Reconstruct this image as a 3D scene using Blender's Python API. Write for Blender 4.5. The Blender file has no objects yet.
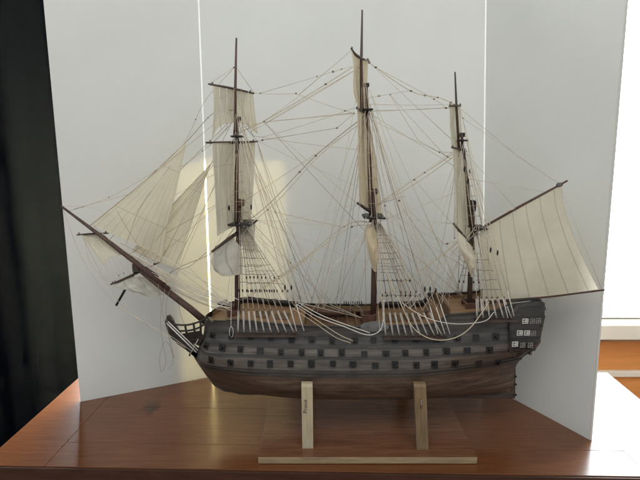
import bpy, math, random
from mathutils import Vector as V
random.seed(7)
R = math.radians
SC = bpy.context.scene
COL = SC.collection

# ------------------------------------------------------------------ camera maths
H, F, PITCH = 0.5, 511.0, R(10.0)
FW = V((0, math.cos(PITCH), -math.sin(PITCH))); UP = V((0, math.sin(PITCH), math.cos(PITCH)))
Y0 = 0.87                       # fore and aft plane of the ship
def ray(px, py): return V((1, 0, 0))*((px-320)/F) + UP*(-(py-240)/F) + FW
def P(px, py, dy=0.0):          # point of the photograph at a chosen real depth
    d = ray(px, py); t = (Y0+dy)/d.y
    return V((d.x*t, d.y*t, H+d.z*t))
def PT(px, py, z=0.0):          # point of the photograph on a level plane
    d = ray(px, py); t = (z-H)/d.z
    return V((d.x*t, d.y*t, z))

# ------------------------------------------------------------------ materials
def mat(name, col, rough=0.6, var=0.25, scale=30, stretch=(1, 1, 1), bump=0.0, spec=0.4, metal=0.0, coat=0.0,
        transl=0.0, tcol=None, dark=None, detail=5):
    m = bpy.data.materials.new(name); m.use_nodes = True
    nt = m.node_tree; n = nt.nodes; l = nt.links
    b = n['Principled BSDF']; out = n['Material Output']
    tc = n.new('ShaderNodeTexCoord'); mp = n.new('ShaderNodeMapping'); mp.inputs['Scale'].default_value = stretch
    l.new(tc.outputs['Object'], mp.inputs['Vector'])
    ns = n.new('ShaderNodeTexNoise'); ns.inputs['Scale'].default_value = scale; ns.inputs['Detail'].default_value = detail
    ns.inputs['Roughness'].default_value = 0.65
    l.new(mp.outputs[0], ns.inputs['Vector'])
    cr = n.new('ShaderNodeValToRGB')
    d = dark or tuple(c*(1-var*1.3) for c in col)
    cr.color_ramp.elements[0].position = 0.3; cr.color_ramp.elements[0].color = (*d, 1)
    cr.color_ramp.elements[1].position = 0.7; cr.color_ramp.elements[1].color = (*tuple(min(1, c*(1+var*.6)) for c in col), 1)
    l.new(ns.outputs['Fac'], cr.inputs['Fac'])
    l.new(cr.outputs['Color'], b.inputs['Base Color'])
    b.inputs['Roughness'].default_value = rough; b.inputs['Specular IOR Level'].default_value = spec
    b.inputs['Metallic'].default_value = metal; b.inputs['Coat Weight'].default_value = coat
    if bump:
        bp = n.new('ShaderNodeBump'); bp.inputs['Strength'].default_value = bump; bp.inputs['Distance'].default_value = 0.001
        l.new(ns.outputs['Fac'], bp.inputs['Height']); l.new(bp.outputs[0], b.inputs['Normal'])
    if transl:
        tr = n.new('ShaderNodeBsdfTranslucent'); mx = n.new('ShaderNodeMixShader'); mx.inputs[0].default_value = transl
        if tcol: tr.inputs['Color'].default_value = (*tcol, 1)
        else: l.new(cr.outputs['Color'], tr.inputs['Color'])
        l.new(b.outputs[0], mx.inputs[1]); l.new(tr.outputs[0], mx.inputs[2]); l.new(mx.outputs[0], out.inputs['Surface'])
    return m

def add_planks(m, axis_u=38.0, axis_v=60.0, depth=0.55):
    """thin plank seams from the UV map (u along the plank, v across), multiplied into the base colour"""
    nt = m.node_tree; n = nt.nodes; l = nt.links; b = n['Principled BSDF']
    src = b.inputs['Base Color'].links[0].from_socket
    uv = n.new('ShaderNodeUVMap'); br = n.new('ShaderNodeTexBrick')
    br.offset = 0.37; br.inputs['Scale'].default_value = 1.0
    br.inputs['Brick Width'].default_value = axis_u; br.inputs['Row Height'].default_value = axis_v
    br.inputs['Mortar Size'].default_value = axis_v*0.06; br.inputs['Mortar Smooth'].default_value = 0.4
    br.inputs['Color1'].default_value = (1, 1, 1, 1); br.inputs['Color2'].default_value = (.72, .72, .72, 1)
    br.inputs['Mortar'].default_value = (1-depth, 1-depth, 1-depth, 1)
    l.new(uv.outputs[0], br.inputs['Vector'])
    mx = n.new('ShaderNodeMixRGB'); mx.blend_type = 'MULTIPLY'; mx.inputs[0].default_value = 1
    l.new(src, mx.inputs[1]); l.new(br.outputs['Color'], mx.inputs[2]); l.new(mx.outputs[0], b.inputs['Base Color'])
    return m

M = {}
def hullmat(name, col, var=.4, rough=.5, dark=None):
    return add_planks(mat(name, col, rough, var, 22, (1, 1, 6), bump=.25, spec=.5, dark=dark), .085, .0062, .5)
M['bottom'] = hullmat('bottom_wood', (.15, .10, .068), .5, .48)
M['wale'] = hullmat('wale_wood', (.076, .064, .053), .45, .42)
M['strake'] = hullmat('strake_wood', (.142, .117, .094), .5, .46, dark=(.068, .054, .043))
M['upper'] = hullmat('upper_wood', (.098, .085, .073), .5, .45)
M['inner'] = add_planks(mat('inner_wood', (.34, .215, .115), .6, .3, 25, (1, 1, 4)), .07, .006, .5)
M['deck'] = mat('deck_wood', (.30, .175, .09), .6, .35, 60, (.3, 6, 1), bump=.2)
M['mast'] = mat('mast_wood', (.115, .066, .048), .5, .4, 60, (4, 4, .4), bump=.2)
M['spar'] = mat('spar_wood', (.085, .055, .042), .5, .4, 60, (1, 4, 4), bump=.2)
M['black'] = mat('black_fitting', (.02, .017, .016), .5, .4, 80)
M['red'] = mat('red_wood', (.14, .072, .05), .55, .35, 50)
M['channel'] = mat('channel_wood', (.085, .058, .046), .55, .35, 50)
M['block'] = mat('block_wood', (.20, .145, .10), .6, .4, 120)
M['paleblock'] = mat('pale_block', (.42, .33, .22), .6, .3, 120)
M['ratline'] = mat('tarred_line', (.16, .125, .10), .9, .3, 300)
M['rope'] = mat('tan_rope', (.76, .67, .53), .9, .22, 400)
M['darkrope'] = mat('brown_rope', (.50, .40, .31), .9, .3, 400)
M['white_rope'] = mat('white_rope', (.78, .73, .66), .9, .2, 400)
M['cream_rope'] = mat('cream_rope', (.70, .58, .41), .9, .25, 400)
M['gold'] = mat('worn_paint', (.10, .075, .05), .5, .5, 90)
M['pane'] = mat('dark_pane', (.03, .032, .035), .15, .2, 60, spec=.6)
M['white_paint'] = mat('white_paint', (.75, .73, .66), .6, .3, 200)
M['worn_paint'] = mat('worn_white_paint', (.30, .28, .25), .6, .5, 200)
M['greycloth'] = mat('grey_cloth', (.16, .157, .152), .9, .3, 60, bump=.3)
M['iron'] = mat('iron', (.5, .5, .5), .35, .3, 80, metal=1.0)
M['ink'] = mat('ink', (.035, .035, .05), .7, .2, 80)
M['post'] = mat('pale_post_wood', (.56, .47, .31), .6, .22, 35, (5, 5, .5), bump=.15)
M['post2'] = mat('brown_post_wood', (.25, .168, .088), .6, .3, 35, (5, 5, .5), bump=.2)
M['plinth'] = mat('plinth_wood', (.205, .088, .045), .27, .3, 25, (.5, 6, 6), bump=.1, spec=.5)
M['plinth_edge'] = mat('raw_plinth_edge', (.40, .285, .16), .7, .3, 30, (.6, 6, 6), bump=.2)

def sailmat(name, col, seams, tr=.35, cross=True):
    m = mat(name, col, .9, .09, 14, bump=.12, spec=.1, transl=tr, detail=8)
    nt = m.node_tree; n = nt.nodes; l = nt.links; b = n['Principled BSDF']
    src = b.inputs['Base Color'].links[0].from_socket
    uv = n.new('ShaderNodeUVMap'); sp = n.new('ShaderNodeSeparateXYZ'); l.new(uv.outputs[0], sp.inputs[0])
    def band(sock, k, w):
        a = n.new('ShaderNodeMath'); a.operation = 'MULTIPLY'; a.inputs[1].default_value = k; l.new(sock, a.inputs[0])
        f = n.new('ShaderNodeMath'); f.operation = 'FRACT'; l.new(a.outputs[0], f.inputs[0])
        s = n.new('ShaderNodeMath'); s.operation = 'SUBTRACT'; s.inputs[1].default_value = .5; l.new(f.outputs[0], s.inputs[0])
        ab = n.new('ShaderNodeMath'); ab.operation = 'ABSOLUTE'; l.new(s.outputs[0], ab.inputs[0])
        g = n.new('ShaderNodeMath'); g.operation = 'LESS_THAN'; g.inputs[1].default_value = w; l.new(ab.outputs[0], g.inputs[0])
        return g.outputs[0]
    a = band(sp.outputs['X'], seams, .035); c = band(sp.outputs['Y'], 2.0, .006 if cross else -1)
    mx0 = n.new('ShaderNodeMath'); mx0.operation = 'MAXIMUM'; l.new(a, mx0.inputs[0]); l.new(c, mx0.inputs[1])
    # weave and age blotches
    tc = n.new('ShaderNodeTexCoord'); ns = n.new('ShaderNodeTexNoise'); ns.inputs['Scale'].default_value = 900; l.new(tc.outputs['Object'], ns.inputs['Vector'])
    k = n.new('ShaderNodeMath'); k.operation = 'MULTIPLY'; k.inputs[1].default_value = .42; l.new(mx0.outputs[0], k.inputs[0])
    mx = n.new('ShaderNodeMixRGB'); mx.blend_type = 'MIX'; mx.inputs[2].default_value = (*tuple(c*.42 for c in col), 1)
    l.new(k.outputs[0], mx.inputs[0]); l.new(src, mx.inputs[1])
    mw = n.new('ShaderNodeMixRGB'); mw.blend_type = 'MULTIPLY'; mw.inputs[0].default_value = .14
    l.new(mx.outputs[0], mw.inputs[1]); l.new(ns.outputs['Fac'], mw.inputs[2])
    l.new(mw.outputs[0], b.inputs['Base Color'])
    for x in n:
        if x.type == 'BSDF_TRANSLUCENT': l.new(mw.outputs[0], x.inputs['Color'])
    return m
M['sail'] = sailmat('sail_cloth', (.93, .875, .70), 7)
M['sail_jib'] = sailmat('jib_cloth', (.93, .875, .70), 9, .45)
M['sail_tan'] = sailmat('warm_lit_sail_cloth', (.92, .80, .57), 4)  # tan tint puts the warm light on the mainmast sails into the cloth colour
M['sail_pale'] = sailmat('pale_sail_cloth', (.80, .78, .69), 2)

M['sail_spanker'] = sailmat('spanker_cloth', (.93, .875, .70), 6, .4, False)
def board_mat():
    m = mat('foam_board', (.83, .825, .775), .75, .035, 5, bump=.02, spec=.25, transl=.059, tcol=(.88, .89, .87))
    return m
M['board'] = board_mat()
M['crease'] = mat('crease_paper', (.75, .74, .70), .8, .03, 8, spec=.2, transl=.05, tcol=(.95, .95, .90))
M['board_edge'] = mat('board_edge_foam', (.78, .77, .70), .8, .05, 40, spec=.2, transl=.10, tcol=(.95, .93, .8))
M['curtain'] = mat('black_curtain', (.003, .0039, .0062), 1.0, .3, 30, spec=.0)
M['white_frame'] = mat('white_window_frame', (.82, .81, .77), .4, .04, 10)
M['cream_sill'] = mat('cream_sill', (.78, .72, .60), .45, .05, 10)
M['wainscot'] = mat('orange_wood', (.72, .30, .085), .45, .10, 14, (.5, 1, 5), bump=.03)
M['edge'] = mat('shaded_edge_wood', (.07, .03, .018), .45, .3, 12, (1, 7, 7), spec=.3)  # table wood darkened to stand for shade on the front edge
M['floor'] = mat('floor_wood', (.26, .12, .055), .4, .3, 6, (.4, 5, 1))
def table_mat():
    m = mat('table_wood', (.19, .067, .023), .25, .14, 14, (.8, 9, 9), bump=.02, spec=.42, coat=.28, detail=8)
    nt = m.node_tree; n = nt.nodes; l = nt.links; b = n['Principled BSDF']
    b.inputs['Coat Roughness'].default_value = .2
    src = b.inputs['Base Color'].links[0].from_socket
    # fine pores along the grain, and uneven polish
    tcg = n.new('ShaderNodeTexCoord'); mpg = n.new('ShaderNodeMapping'); mpg.inputs['Scale'].default_value = (14, 420, 60); l.new(tcg.outputs['Object'], mpg.inputs[0])
    ng = n.new('ShaderNodeTexNoise'); ng.inputs['Scale'].default_value = 1.0; ng.inputs['Detail'].default_value = 4; l.new(mpg.outputs[0], ng.inputs['Vector'])
    rg = n.new('ShaderNodeMapRange'); rg.inputs[1].default_value = .35; rg.inputs[2].default_value = .6; rg.inputs[3].default_value = .80; rg.inputs[4].default_value = 1.05; l.new(ng.outputs['Fac'], rg.inputs[0])
    mg = n.new('ShaderNodeMixRGB'); mg.blend_type = 'MULTIPLY'; mg.inputs[0].default_value = 1; l.new(src, mg.inputs[1]); l.new(rg.outputs[0], mg.inputs[2]); src = mg.outputs[0]
    # broad mottling and one dark knot
    g = n.new('ShaderNodeNewGeometry')
    ns = n.new('ShaderNodeTexNoise'); ns.inputs['Scale'].default_value = 5; ns.inputs['Detail'].default_value = 3
    l.new(g.outputs['Position'], ns.inputs['Vector'])
    r = n.new('ShaderNodeValToRGB'); r.color_ramp.elements[0].color = (.75, .72, .7, 1); r.color_ramp.elements[0].position = .35
    r.color_ramp.elements[1].position = .65
    l.new(ns.outputs['Fac'], r.inputs['Fac'])
    m1 = n.new('ShaderNodeMixRGB'); m1.blend_type = 'MULTIPLY'; m1.inputs[0].default_value = .8
    l.new(src, m1.inputs[1]); l.new(r.outputs[0], m1.inputs[2])
    k = PT(151, 408)
    ad = n.new('ShaderNodeVectorMath'); ad.operation = 'SUBTRACT'; ad.inputs[1].default_value = k; l.new(g.outputs['Position'], ad.inputs[0])
    sc = n.new('ShaderNodeVectorMath'); sc.operation = 'MULTIPLY'; sc.inputs[1].default_value = (1, .55, 1); l.new(ad.outputs[0], sc.inputs[0])
    ln = n.new('ShaderNodeVectorMath'); ln.operation = 'LENGTH'; l.new(sc.outputs[0], ln.inputs[0])
    n2 = n.new('ShaderNodeTexNoise'); n2.inputs['Scale'].default_value = 90; l.new(g.outputs['Position'], n2.inputs['Vector'])
    aa = n.new('ShaderNodeMath'); aa.operation = 'MULTIPLY_ADD'; aa.inputs[1].default_value = .022; l.new(n2.outputs['Fac'], aa.inputs[0]); l.new(ln.outputs['Value'], aa.inputs[2])
    mr = n.new('ShaderNodeMapRange'); mr.inputs[1].default_value = .019; mr.inputs[2].default_value = .030; mr.inputs[3].default_value = .45; mr.inputs[4].default_value = 1
    l.new(aa.outputs[0], mr.inputs[0])
    m2 = n.new('ShaderNodeMixRGB'); m2.blend_type = 'MULTIPLY'; m2.inputs[0].default_value = 1
    l.new(m1.outputs[0], m2.inputs[1]); l.new(mr.outputs[0], m2.inputs[2]); l.new(m2.outputs[0], b.inputs['Base Color'])
    return m
M['table'] = table_mat()
def emit(name, col, s):
    m = bpy.data.materials.new(name); m.use_nodes = True; nt = m.node_tree
    nt.nodes.remove(nt.nodes['Principled BSDF'])
    e = nt.nodes.new('ShaderNodeEmission'); e.inputs[0].default_value = (*col, 1); e.inputs[1].default_value = s
    nt.links.new(e.outputs[0], nt.nodes['Material Output'].inputs[0]); return m
M['sky_pane'] = emit('bright_window_pane', (.88, .95, 1.0), 14.5)

# ------------------------------------------------------------------ mesh helpers
ORG = {}
def tag(o, label=None, cat=None, group=None, kind=None):
    if label: o['label'] = label
    if cat: o['category'] = cat
    if group: o['group'] = group
    if kind: o['kind'] = kind
    return o
def empty(name, loc):
    o = bpy.data.objects.new(name, None); COL.objects.link(o); o.location = loc; o.empty_display_size = .02
    ORG[o.name] = V(loc); return o
class MB:
    def __init__(s): s.v = []; s.f = []; s.mi = []; s.uv = []; s.mats = []
    def m(s, material):
        if material not in s.mats: s.mats.append(material)
        return s.mats.index(material)
    def face(s, idx, mi=0, uv=None):
        s.f.append(tuple(idx)); s.mi.append(mi); s.uv.append(uv)
    def grid(s, rows, mi=0, uv=None, flip=False):
        nj, ni = len(rows), len(rows[0]); b = len(s.v)
        for r in rows: s.v += [V(p) for p in r]
        for j in range(nj-1):
            for i in range(ni-1):
                q = [b+j*ni+i, b+j*ni+i+1, b+(j+1)*ni+i+1, b+(j+1)*ni+i]
                u = [uv[j][i], uv[j][i+1], uv[j+1][i+1], uv[j+1][i]] if uv else None
                if flip: q.reverse(); u = u[::-1] if u else None
                s.face(q, mi if isinstance(mi, int) else mi(j, i), u)
    def tube(s, pts, r, n=6, mi=0):
        pts = [V(p) for p in pts]; k = len(pts)
        rr = r if isinstance(r, (list, tuple)) else [r]*k
        b = len(s.v); prev = None
        for i, p in enumerate(pts):
            d = (pts[min(i+1, k-1)]-pts[max(i-1, 0)]).normalized()
            a = prev if prev is not None else (V((0, 1, 0)) if abs(d.y) < .9 else V((1, 0, 0)))
            x = (a-d*a.dot(d)).normalized(); y = d.cross(x); prev = x
            for q in range(n):
                t = 2*math.pi*q/n
                s.v.append(p+(x*math.cos(t)+y*math.sin(t))*rr[i])
        for i in range(k-1):
            for q in range(n):
                s.face([b+i*n+q, b+i*n+(q+1) % n, b+(i+1)*n+(q+1) % n, b+(i+1)*n+q], mi)
        s.face([b+q for q in range(n)][::-1], mi); s.face([b+(k-1)*n+q for q in range(n)], mi)
    def prism(s, poly, ext, mi=0):
        poly = [V(p) for p in poly]; n = len(poly); b = len(s.v); ext = V(ext)
        s.v += poly + [p+ext for p in poly]
        s.face(list(range(b, b+n)), mi); s.face(list(range(b+2*n-1, b+n-1, -1)), mi)
        for i in range(n): s.face([b+(i+1) % n, b+i, b+n+i, b+n+(i+1) % n], mi)
    def box(s, c, size, mi=0, ax=None):
        c = V(c); ax = ax or (V((1, 0, 0)), V((0, 1, 0)), V((0, 0, 1)))
        hx, hy, hz = ax[0]*size[0]/2, ax[1]*size[1]/2, ax[2]*size[2]/2
        s.prism([c-hx-hy-hz, c+hx-hy-hz, c+hx+hy-hz, c-hx+hy-hz], hz*2, mi)
    def ball(s, c, r, mi=0, nu=8, nv=6, sc=(1, 1, 1)):
        c = V(c); rows = []
        for j in range(nv+1):
            t = math.pi*j/nv
            rows.append([c+V((r*sc[0]*math.sin(t)*math.cos(2*math.pi*i/nu), r*sc[1]*math.sin(t)*math.sin(2*math.pi*i/nu), r*sc[2]*math.cos(t))) for i in range(nu+1)])
        s.grid(rows, mi, flip=True)
    def build(s, name, material, parent=None, smooth=True, bevel=0, loc=None):
        import bmesh
        mats = s.mats or [material]
        if parent is None or loc is not None: c = V(loc or (0, 0, 0))
        if loc is None:
            lo = V(tuple(min(p[k] for p in s.v) for k in range(3))); hi = V(tuple(max(p[k] for p in s.v) for k in range(3)))
            c = (lo+hi)/2
            if parent is None: c.z = lo.z
        me = bpy.data.meshes.new(name)
        me.from_pydata([p-c for p in s.v], [], s.f)
        for q in mats: me.materials.append(q)
        me.polygons.foreach_set('material_index', s.mi)
        me.polygons.foreach_set('use_smooth', [smooth]*len(s.f))
        if any(s.uv):
            L = me.uv_layers.new(name='UVMap')
            for p, u in zip(me.polygons, s.uv):
                if u:
                    for li, q in zip(p.loop_indices, u): L.data[li].uv = q
        if not any(s.uv) and smooth != 'keep':
            bm = bmesh.new(); bm.from_mesh(me); bmesh.ops.recalc_face_normals(bm, faces=bm.faces); bm.to_mesh(me); bm.free()
        me.update()
        o = bpy.data.objects.new(name, me); COL.objects.link(o)
        ORG[o.name] = c
        if parent: o.parent = parent; o.location = c-ORG[parent.name]
        else: o.location = c
        if bevel:
            bv = o.modifiers.new('bevel', 'BEVEL'); bv.width = bevel; bv.segments = 2; bv.limit_method = 'ANGLE'
        return o

def interp(tab, x):
    if x <= tab[0][0]: return tab[0][1]
    for (a, fa), (b, fb) in zip(tab, tab[1:]):
        if x <= b: return fa+(fb-fa)*(x-a)/(b-a)
    return tab[-1][1]
def smooth_tab(tab, x):
    """monotone-ish cubic through a table"""
    n = len(tab)
    if x <= tab[0][0]: return tab[0][1]
    if x >= tab[-1][0]: return tab[-1][1]
    for i in range(n-1):
        if x <= tab[i+1][0]:
            x0, y0 = tab[i]; x1, y1 = tab[i+1]; h = x1-x0
            def sl(k):
                if k <= 0: return (tab[1][1]-tab[0][1])/(tab[1][0]-tab[0][0])
                if k >= n-1: return (tab[-1][1]-tab[-2][1])/(tab[-1][0]-tab[-2][0])
                return (tab[k+1][1]-tab[k-1][1])/(tab[k+1][0]-tab[k-1][0])
            t = (x-x0)/h; m0, m1 = sl(i)*h, sl(i+1)*h
            return (2*t**3-3*t*t+1)*y0+(t**3-2*t*t+t)*m0+(-2*t**3+3*t*t)*y1+(t**3-t*t)*m1

# ------------------------------------------------------------------ room: floor, wall, window, curtain
WY = 1.60
fl = MB(); fl.grid([[(-3, -1.5, -.74), (3.5, -1.5, -.74)], [(-3, WY+.3, -.74), (3.5, WY+.3, -.74)]])
tag(fl.build('floor', M['floor'], smooth=False), kind='structure')
def zat(py, y): d = ray(320, py); return H+d.z*y/d.y
w = MB(); w.box((.75, WY+.06, (-.74+zat(339, WY))/2), (5.5, .08, zat(339, WY)+.74))
wall = w.build('wainscot_wall', M['wainscot'], smooth=False)
tag(wall, 'orange wooden wall panelling low under the bright window', 'wall')
t = MB(); zt = zat(375, WY); t.box((.75, WY+.012, zt), (5.5, .016, .021)); t.build('rail_trim', M['cream_sill'], wall, False, .003)
t = MB(); t.box((.75, WY+.012, zat(341, WY)), (5.5, .014, .010)); t.build('cap_trim', M['plinth_edge'], wall, False, .002)
win = empty('window', (.9, WY+.05, zat(339, WY)))
tag(win, 'bright overexposed window with cream sill behind the white board', 'window')
zb, ztop = zat(318, WY), 1.75
p = MB(); p.box((.75, WY+.06, (zb+.02+ztop)/2), (3.1, .006, ztop-zb-.02)); p.build('pane', M['sky_pane'], win, False)
fr = MB()
fr.box((.75, WY+.03, zb+.014), (3.2, .05, .034)); fr.box((.75, WY+.03, ztop), (3.2, .05, .05))
fr.box((-.83, WY+.03, (zb+ztop)/2+.01), (.05, .05, ztop-zb-.10)); fr.box((2.33, WY+.03, (zb+ztop)/2+.01), (.05, .05, ztop-zb-.10))
fr.build('frame', M['white_frame'], win, False, .004)
sl = MB(); zs0 = zat(338, WY-.03); sl.box((.75, WY, (zs0+zb-.006)/2), (3.3, .10, zb-.006-zs0)); sl.build('sill', M['cream_sill'], win, False, .004)

cu = MB(); rows = []
for j in range(14):
    z = -.72+j*(2.4/13)
    rows.append([(-2.6+i*(1.87/150), WY-.10+.013*math.sin(i*.27+.9*math.sin(i*.13))*(1-.25*math.sin(z*2+i*.2))+.004*math.sin(i*.9+z), z) for i in range(151)])
cu.grid(rows); cu.grid([[V(q)+V((0, .006, 0)) for q in r] for r in rows], flip=True)
tag(cu.build('curtain', M['curtain']), 'black heavy curtain hanging at the far left behind the table', 'curtain')

# ------------------------------------------------------------------ table
tb = empty('table', (.055, .93, -.74))
tag(tb, 'reddish brown varnished wooden table carrying the ship and the white board', 'table')
XL, XR, YF, YB, TH = -.542, .650, .731, 1.112, .034
rot = R(-1.6)
def tr(x, y, z):
    cx, cy = .05, .93; dx, dy = x-cx, y-cy
    return V((cx+dx*math.cos(rot)-dy*math.sin(rot), cy+dx*math.sin(rot)+dy*math.cos(rot), z))
def plank(mb, x0, x1, y0, y1):
    mb.prism([tr(x0, y0, -TH), tr(x1, y0, -TH), tr(x1, y1, -TH), tr(x0, y1, -TH)], (0, 0, TH))
top = MB(); g = .00022
xl, xr, ys = -.437, .517, .800
plank(top, XL, xl-g, YF, YB); plank(top, xr+g, XR, YF, YB)
ysr = [YF, ys, ys+.125, ys+.24, YB]
for a, b in zip(ysr, ysr[1:]): plank(top, xl+g, xr-g, a+(g if a > YF else 0), b-(g if b < YB else 0))
top.build('tabletop', M['table'], tb, False, .0005)
eb = MB(); eb.prism([tr(XL, YF-.004, -TH), tr(XR, YF-.004, -TH), tr(XR, YF-.0004, -TH), tr(XL, YF-.0004, -TH)], (0, 0, TH-.0015)); eb.build('edge_shade_strip', M['edge'], tb, False, .001)  # added dark strip, shade painted along the table front
ap = MB()
for (x0, x1, y0, y1) in ((XL+.03, XR-.03, YF+.03, YF+.05), (XL+.03, XR-.03, YB-.05, YB-.03), (XL+.03, XL+.05, YF+.052, YB-.052), (XR-.05, XR-.03, YF+.052, YB-.052)):
    ap.prism([tr(x0, y0, -TH-.09), tr(x1, y0, -TH-.09), tr(x1, y1, -TH-.09), tr(x0, y1, -TH-.09)], (0, 0, .089))
ap.build('apron', M['table'], tb, False, .001)
for x in (XL+.055, XR-.055-.04):
    for y in (YF+.055, YB-.055-.04):
        lg = MB(); lg.prism([tr(x, y, -.738), tr(x+.04, y, -.738), tr(x+.04, y+.04, -.738), tr(x, y+.04, -.738)], (0, 0, .738-TH-.001))
        lg.build('leg', M['table'], tb, False, .002)

# ------------------------------------------------------------------ white folding board
BH = .86; BT = .005
A, B, C, D = PT(80.5, 402), PT(213, 376.5), PT(482, 382.5), PT(590, 440.5)
def topof(q, px):               # where the (slightly leaning) upright reaches height BH
    u = P(px, 0, q.y-Y0); k = BH/u.z; return V((q.x+(u.x-q.x)*k, q.y, BH))
A1, B1, C1, D1 = topof(A, 43.3), topof(B, 198.5), topof(C, 486), topof(D, 626.3)
bd = empty('display_board', ((B.x+C.x)/2, B.y, .001))
tag(bd, 'white three panel folding foam board standing behind the model ship', 'display board')
UZ = V((0, 0, .0004)); gp = .0016
def panel(a, b, a1, b1, label, ga, gb):
    d = (b-a).normalized(); nrm = V((-d.y, d.x, 0))*BT; mb = MB()
    lo = [a+d*ga+UZ, b-d*gb+UZ]; hi = [a1+d*ga, b1-d*gb]; n = 24
    f, k = [], []
    for j in range(n+1):        # card bows a little, never dead flat
        t = j/n; r1, r2 = [], []
        for i in range(n+1):
            u = i/n; q = (lo[0]*(1-u)+lo[1]*u)*(1-t)+(hi[0]*(1-u)+hi[1]*u)*t
            q = q+nrm.normalized()*(.0022*math.sin(math.pi*u)*math.sin(2.2*t+a.x*7)+.0006*math.sin(9*t+5*u+a.x*9)*math.sin(math.pi*u))
            r1.append(q); r2.append(q+nrm)
        f.append(r1); k.append(r2)
    mb.grid(f); mb.grid(k, flip=True)
    mb.grid([f[0], k[0]], flip=True); mb.grid([f[-1], k[-1]]); mb.grid([[r[0] for r in f], [r[0] for r in k]]); mb.grid([[r[-1] for r in f], [r[-1] for r in k]], flip=True)
    o = mb.build('panel', M['board'], bd, False); o['label'] = label; return o
panel(A, B, A1, B1, 'left wing of the board', 0, gp); panel(B, C, B1, C1, 'middle panel of the board', gp, gp); panel(C, D, C1, D1, 'right wing of the board', gp, .0012)
for q, t1, q0, q1 in ((B, B1, A, C), (C, C1, B, D)):
    d0 = (q-q0).normalized(); d1 = (q1-q).normalized(); n0 = V((-d0.y, d0.x, 0)); n1 = V((-d1.y, d1.x, 0))
    mb = MB(); o3 = (-d0*gp+n0*.0012, (n0+n1).normalized()*.0016, d1*gp+n1*.0012)
    mb.grid([[q+UZ+w_ for w_ in o3], [t1+w_ for w_ in o3]]); mb.build('crease', M['crease'], bd)
d = (D-C).normalized(); nr = V((-d.y, d.x, 0))*BT; mb = MB(); l4 = [D-d*.0011, D+d*.0002, D+d*.0002+nr, D-d*.0011+nr]; h4 = [q-D+D1 for q in l4]
b_ = 0; mb.v += [q+UZ for q in l4]+h4
mb.face([3, 2, 1, 0]); mb.face([4, 5, 6, 7])
for i in range(4): mb.face([i, (i+1) % 4, 4+(i+1) % 4, 4+i])
mb.build('edge_tape', M['board_edge'], bd, False)

# ------------------------------------------------------------------ stand
TZ = .0125
FL, FR = PT(258, 457.3, TZ), PT(477.5, 457.3, TZ)
st = empty('display_stand', ((FL.x+FR.x)/2, Y0, 0.001))
tag(st, 'wooden stand with flat brown baseboard and four upright posts under the ship', 'stand')
yb = 2*Y0-FL.y
mb = MB(); a0, a1 = mb.m(M['plinth']), mb.m(M['plinth_edge'])
mb.prism([(FL.x, FL.y, .001), (FR.x, FR.y, .001), (FR.x, yb, .001), (FL.x, yb, .001)], (0, 0, TZ-.001))
mb.mi = [a1 if i != 1 else a0 for i in range(len(mb.f))]
bo = mb.build('baseboard', None, st, False, .0006)
def post(px0, px1, pyt, px2, px3, pyb, back, material):
    yf = PT(320, pyb, TZ).y; dy = yf-Y0
    tl, tr_ = P(px0, pyt, dy), P(px1, pyt, dy); bl, br = P(px2, pyb, dy), P(px3, pyb, dy)
    zt = tl.z
    for q in (bl, br): q.z = TZ+.0003
    tr_.z = zt; e = .012
    sgn = 1
    if back:
        for q in (tl, tr_, bl, br): q.y = 2*Y0-q.y
        sgn = -1
    mb = MB(); ev = V((0, sgn*e, 0))
    # small chamfer along the front top edge
    tl2, tr2 = tl+V((0, 0, -.0045)), tr_+V((0, 0, -.0045)); ti = V((0, sgn*.003, 0))
    prof_l = [bl, tl2, tl+ti, tl+ev, bl+ev]; prof_r = [br, tr2, tr_+ti, tr_+ev, br+ev]
    n = 5; b = len(mb.v); mb.v += prof_l+prof_r
    mb.face(range(b, b+n)); mb.face(range(b+2*n-1, b+n-1, -1))
    for i in range(n): mb.face([b+(i+1) % n, b+i, b+n+i, b+n+(i+1) % n])
    return mb.build('post', material, st, False, .0006), (tl, tr_, bl, br)
p1, c1 = post(301.3, 312.6, 384.5, 302.3, 313.3, 449, False, M['post'])
p2, c2 = post(414.2, 426.3, 384.5, 416.8, 428.8, 450.5, False, M['post2'])
for (a, m_) in (((301.3, 312.6, 384.5, 302.3, 313.3, 449), M['post']), ((414.2, 426.3, 384.5, 416.8, 428.8, 450.5), M['post2'])): post(*a, True, m_)
# handwriting on the bow post, running upwards
cv = bpy.data.curves.new('txt', 'FONT'); cv.body = 'Proue'; cv.size = .0088; cv.shear = .15; cv.extrude = .0001; cv.space_character = 1.15
to = bpy.data.objects.new('tmp', cv); COL.objects.link(to); bpy.context.view_layer.update()
dg = bpy.context.evaluated_depsgraph_get(); tm = bpy.data.meshes.new_from_object(to.evaluated_get(dg)); bpy.data.objects.remove(to)
mb = MB(); base = P(307.0, 413.5, c1[0].y-Y0)
for v_ in tm.vertices: mb.v.append(V((base.x-v_.co.y, base.y-.0003-v_.co.z, base.z+v_.co.x)))
for f_ in tm.polygons: mb.face(list(f_.vertices))
o = mb.build('handwriting', M['ink'], p1, False)
# nail bent over on the stern post
mb = MB(); q = c2[0].y-Y0
mb.tube([P(420.0, 399.5, q-.001), P(421.2, 400.5, q-.003), P(421.4, 405, q-.003), P(420.6, 408.5, q-.0005)], .0007, 6)
mb.ball(P(421.5, 404, q-.0035), .0012); mb.build('nail', M['iron'], p2)

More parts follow.
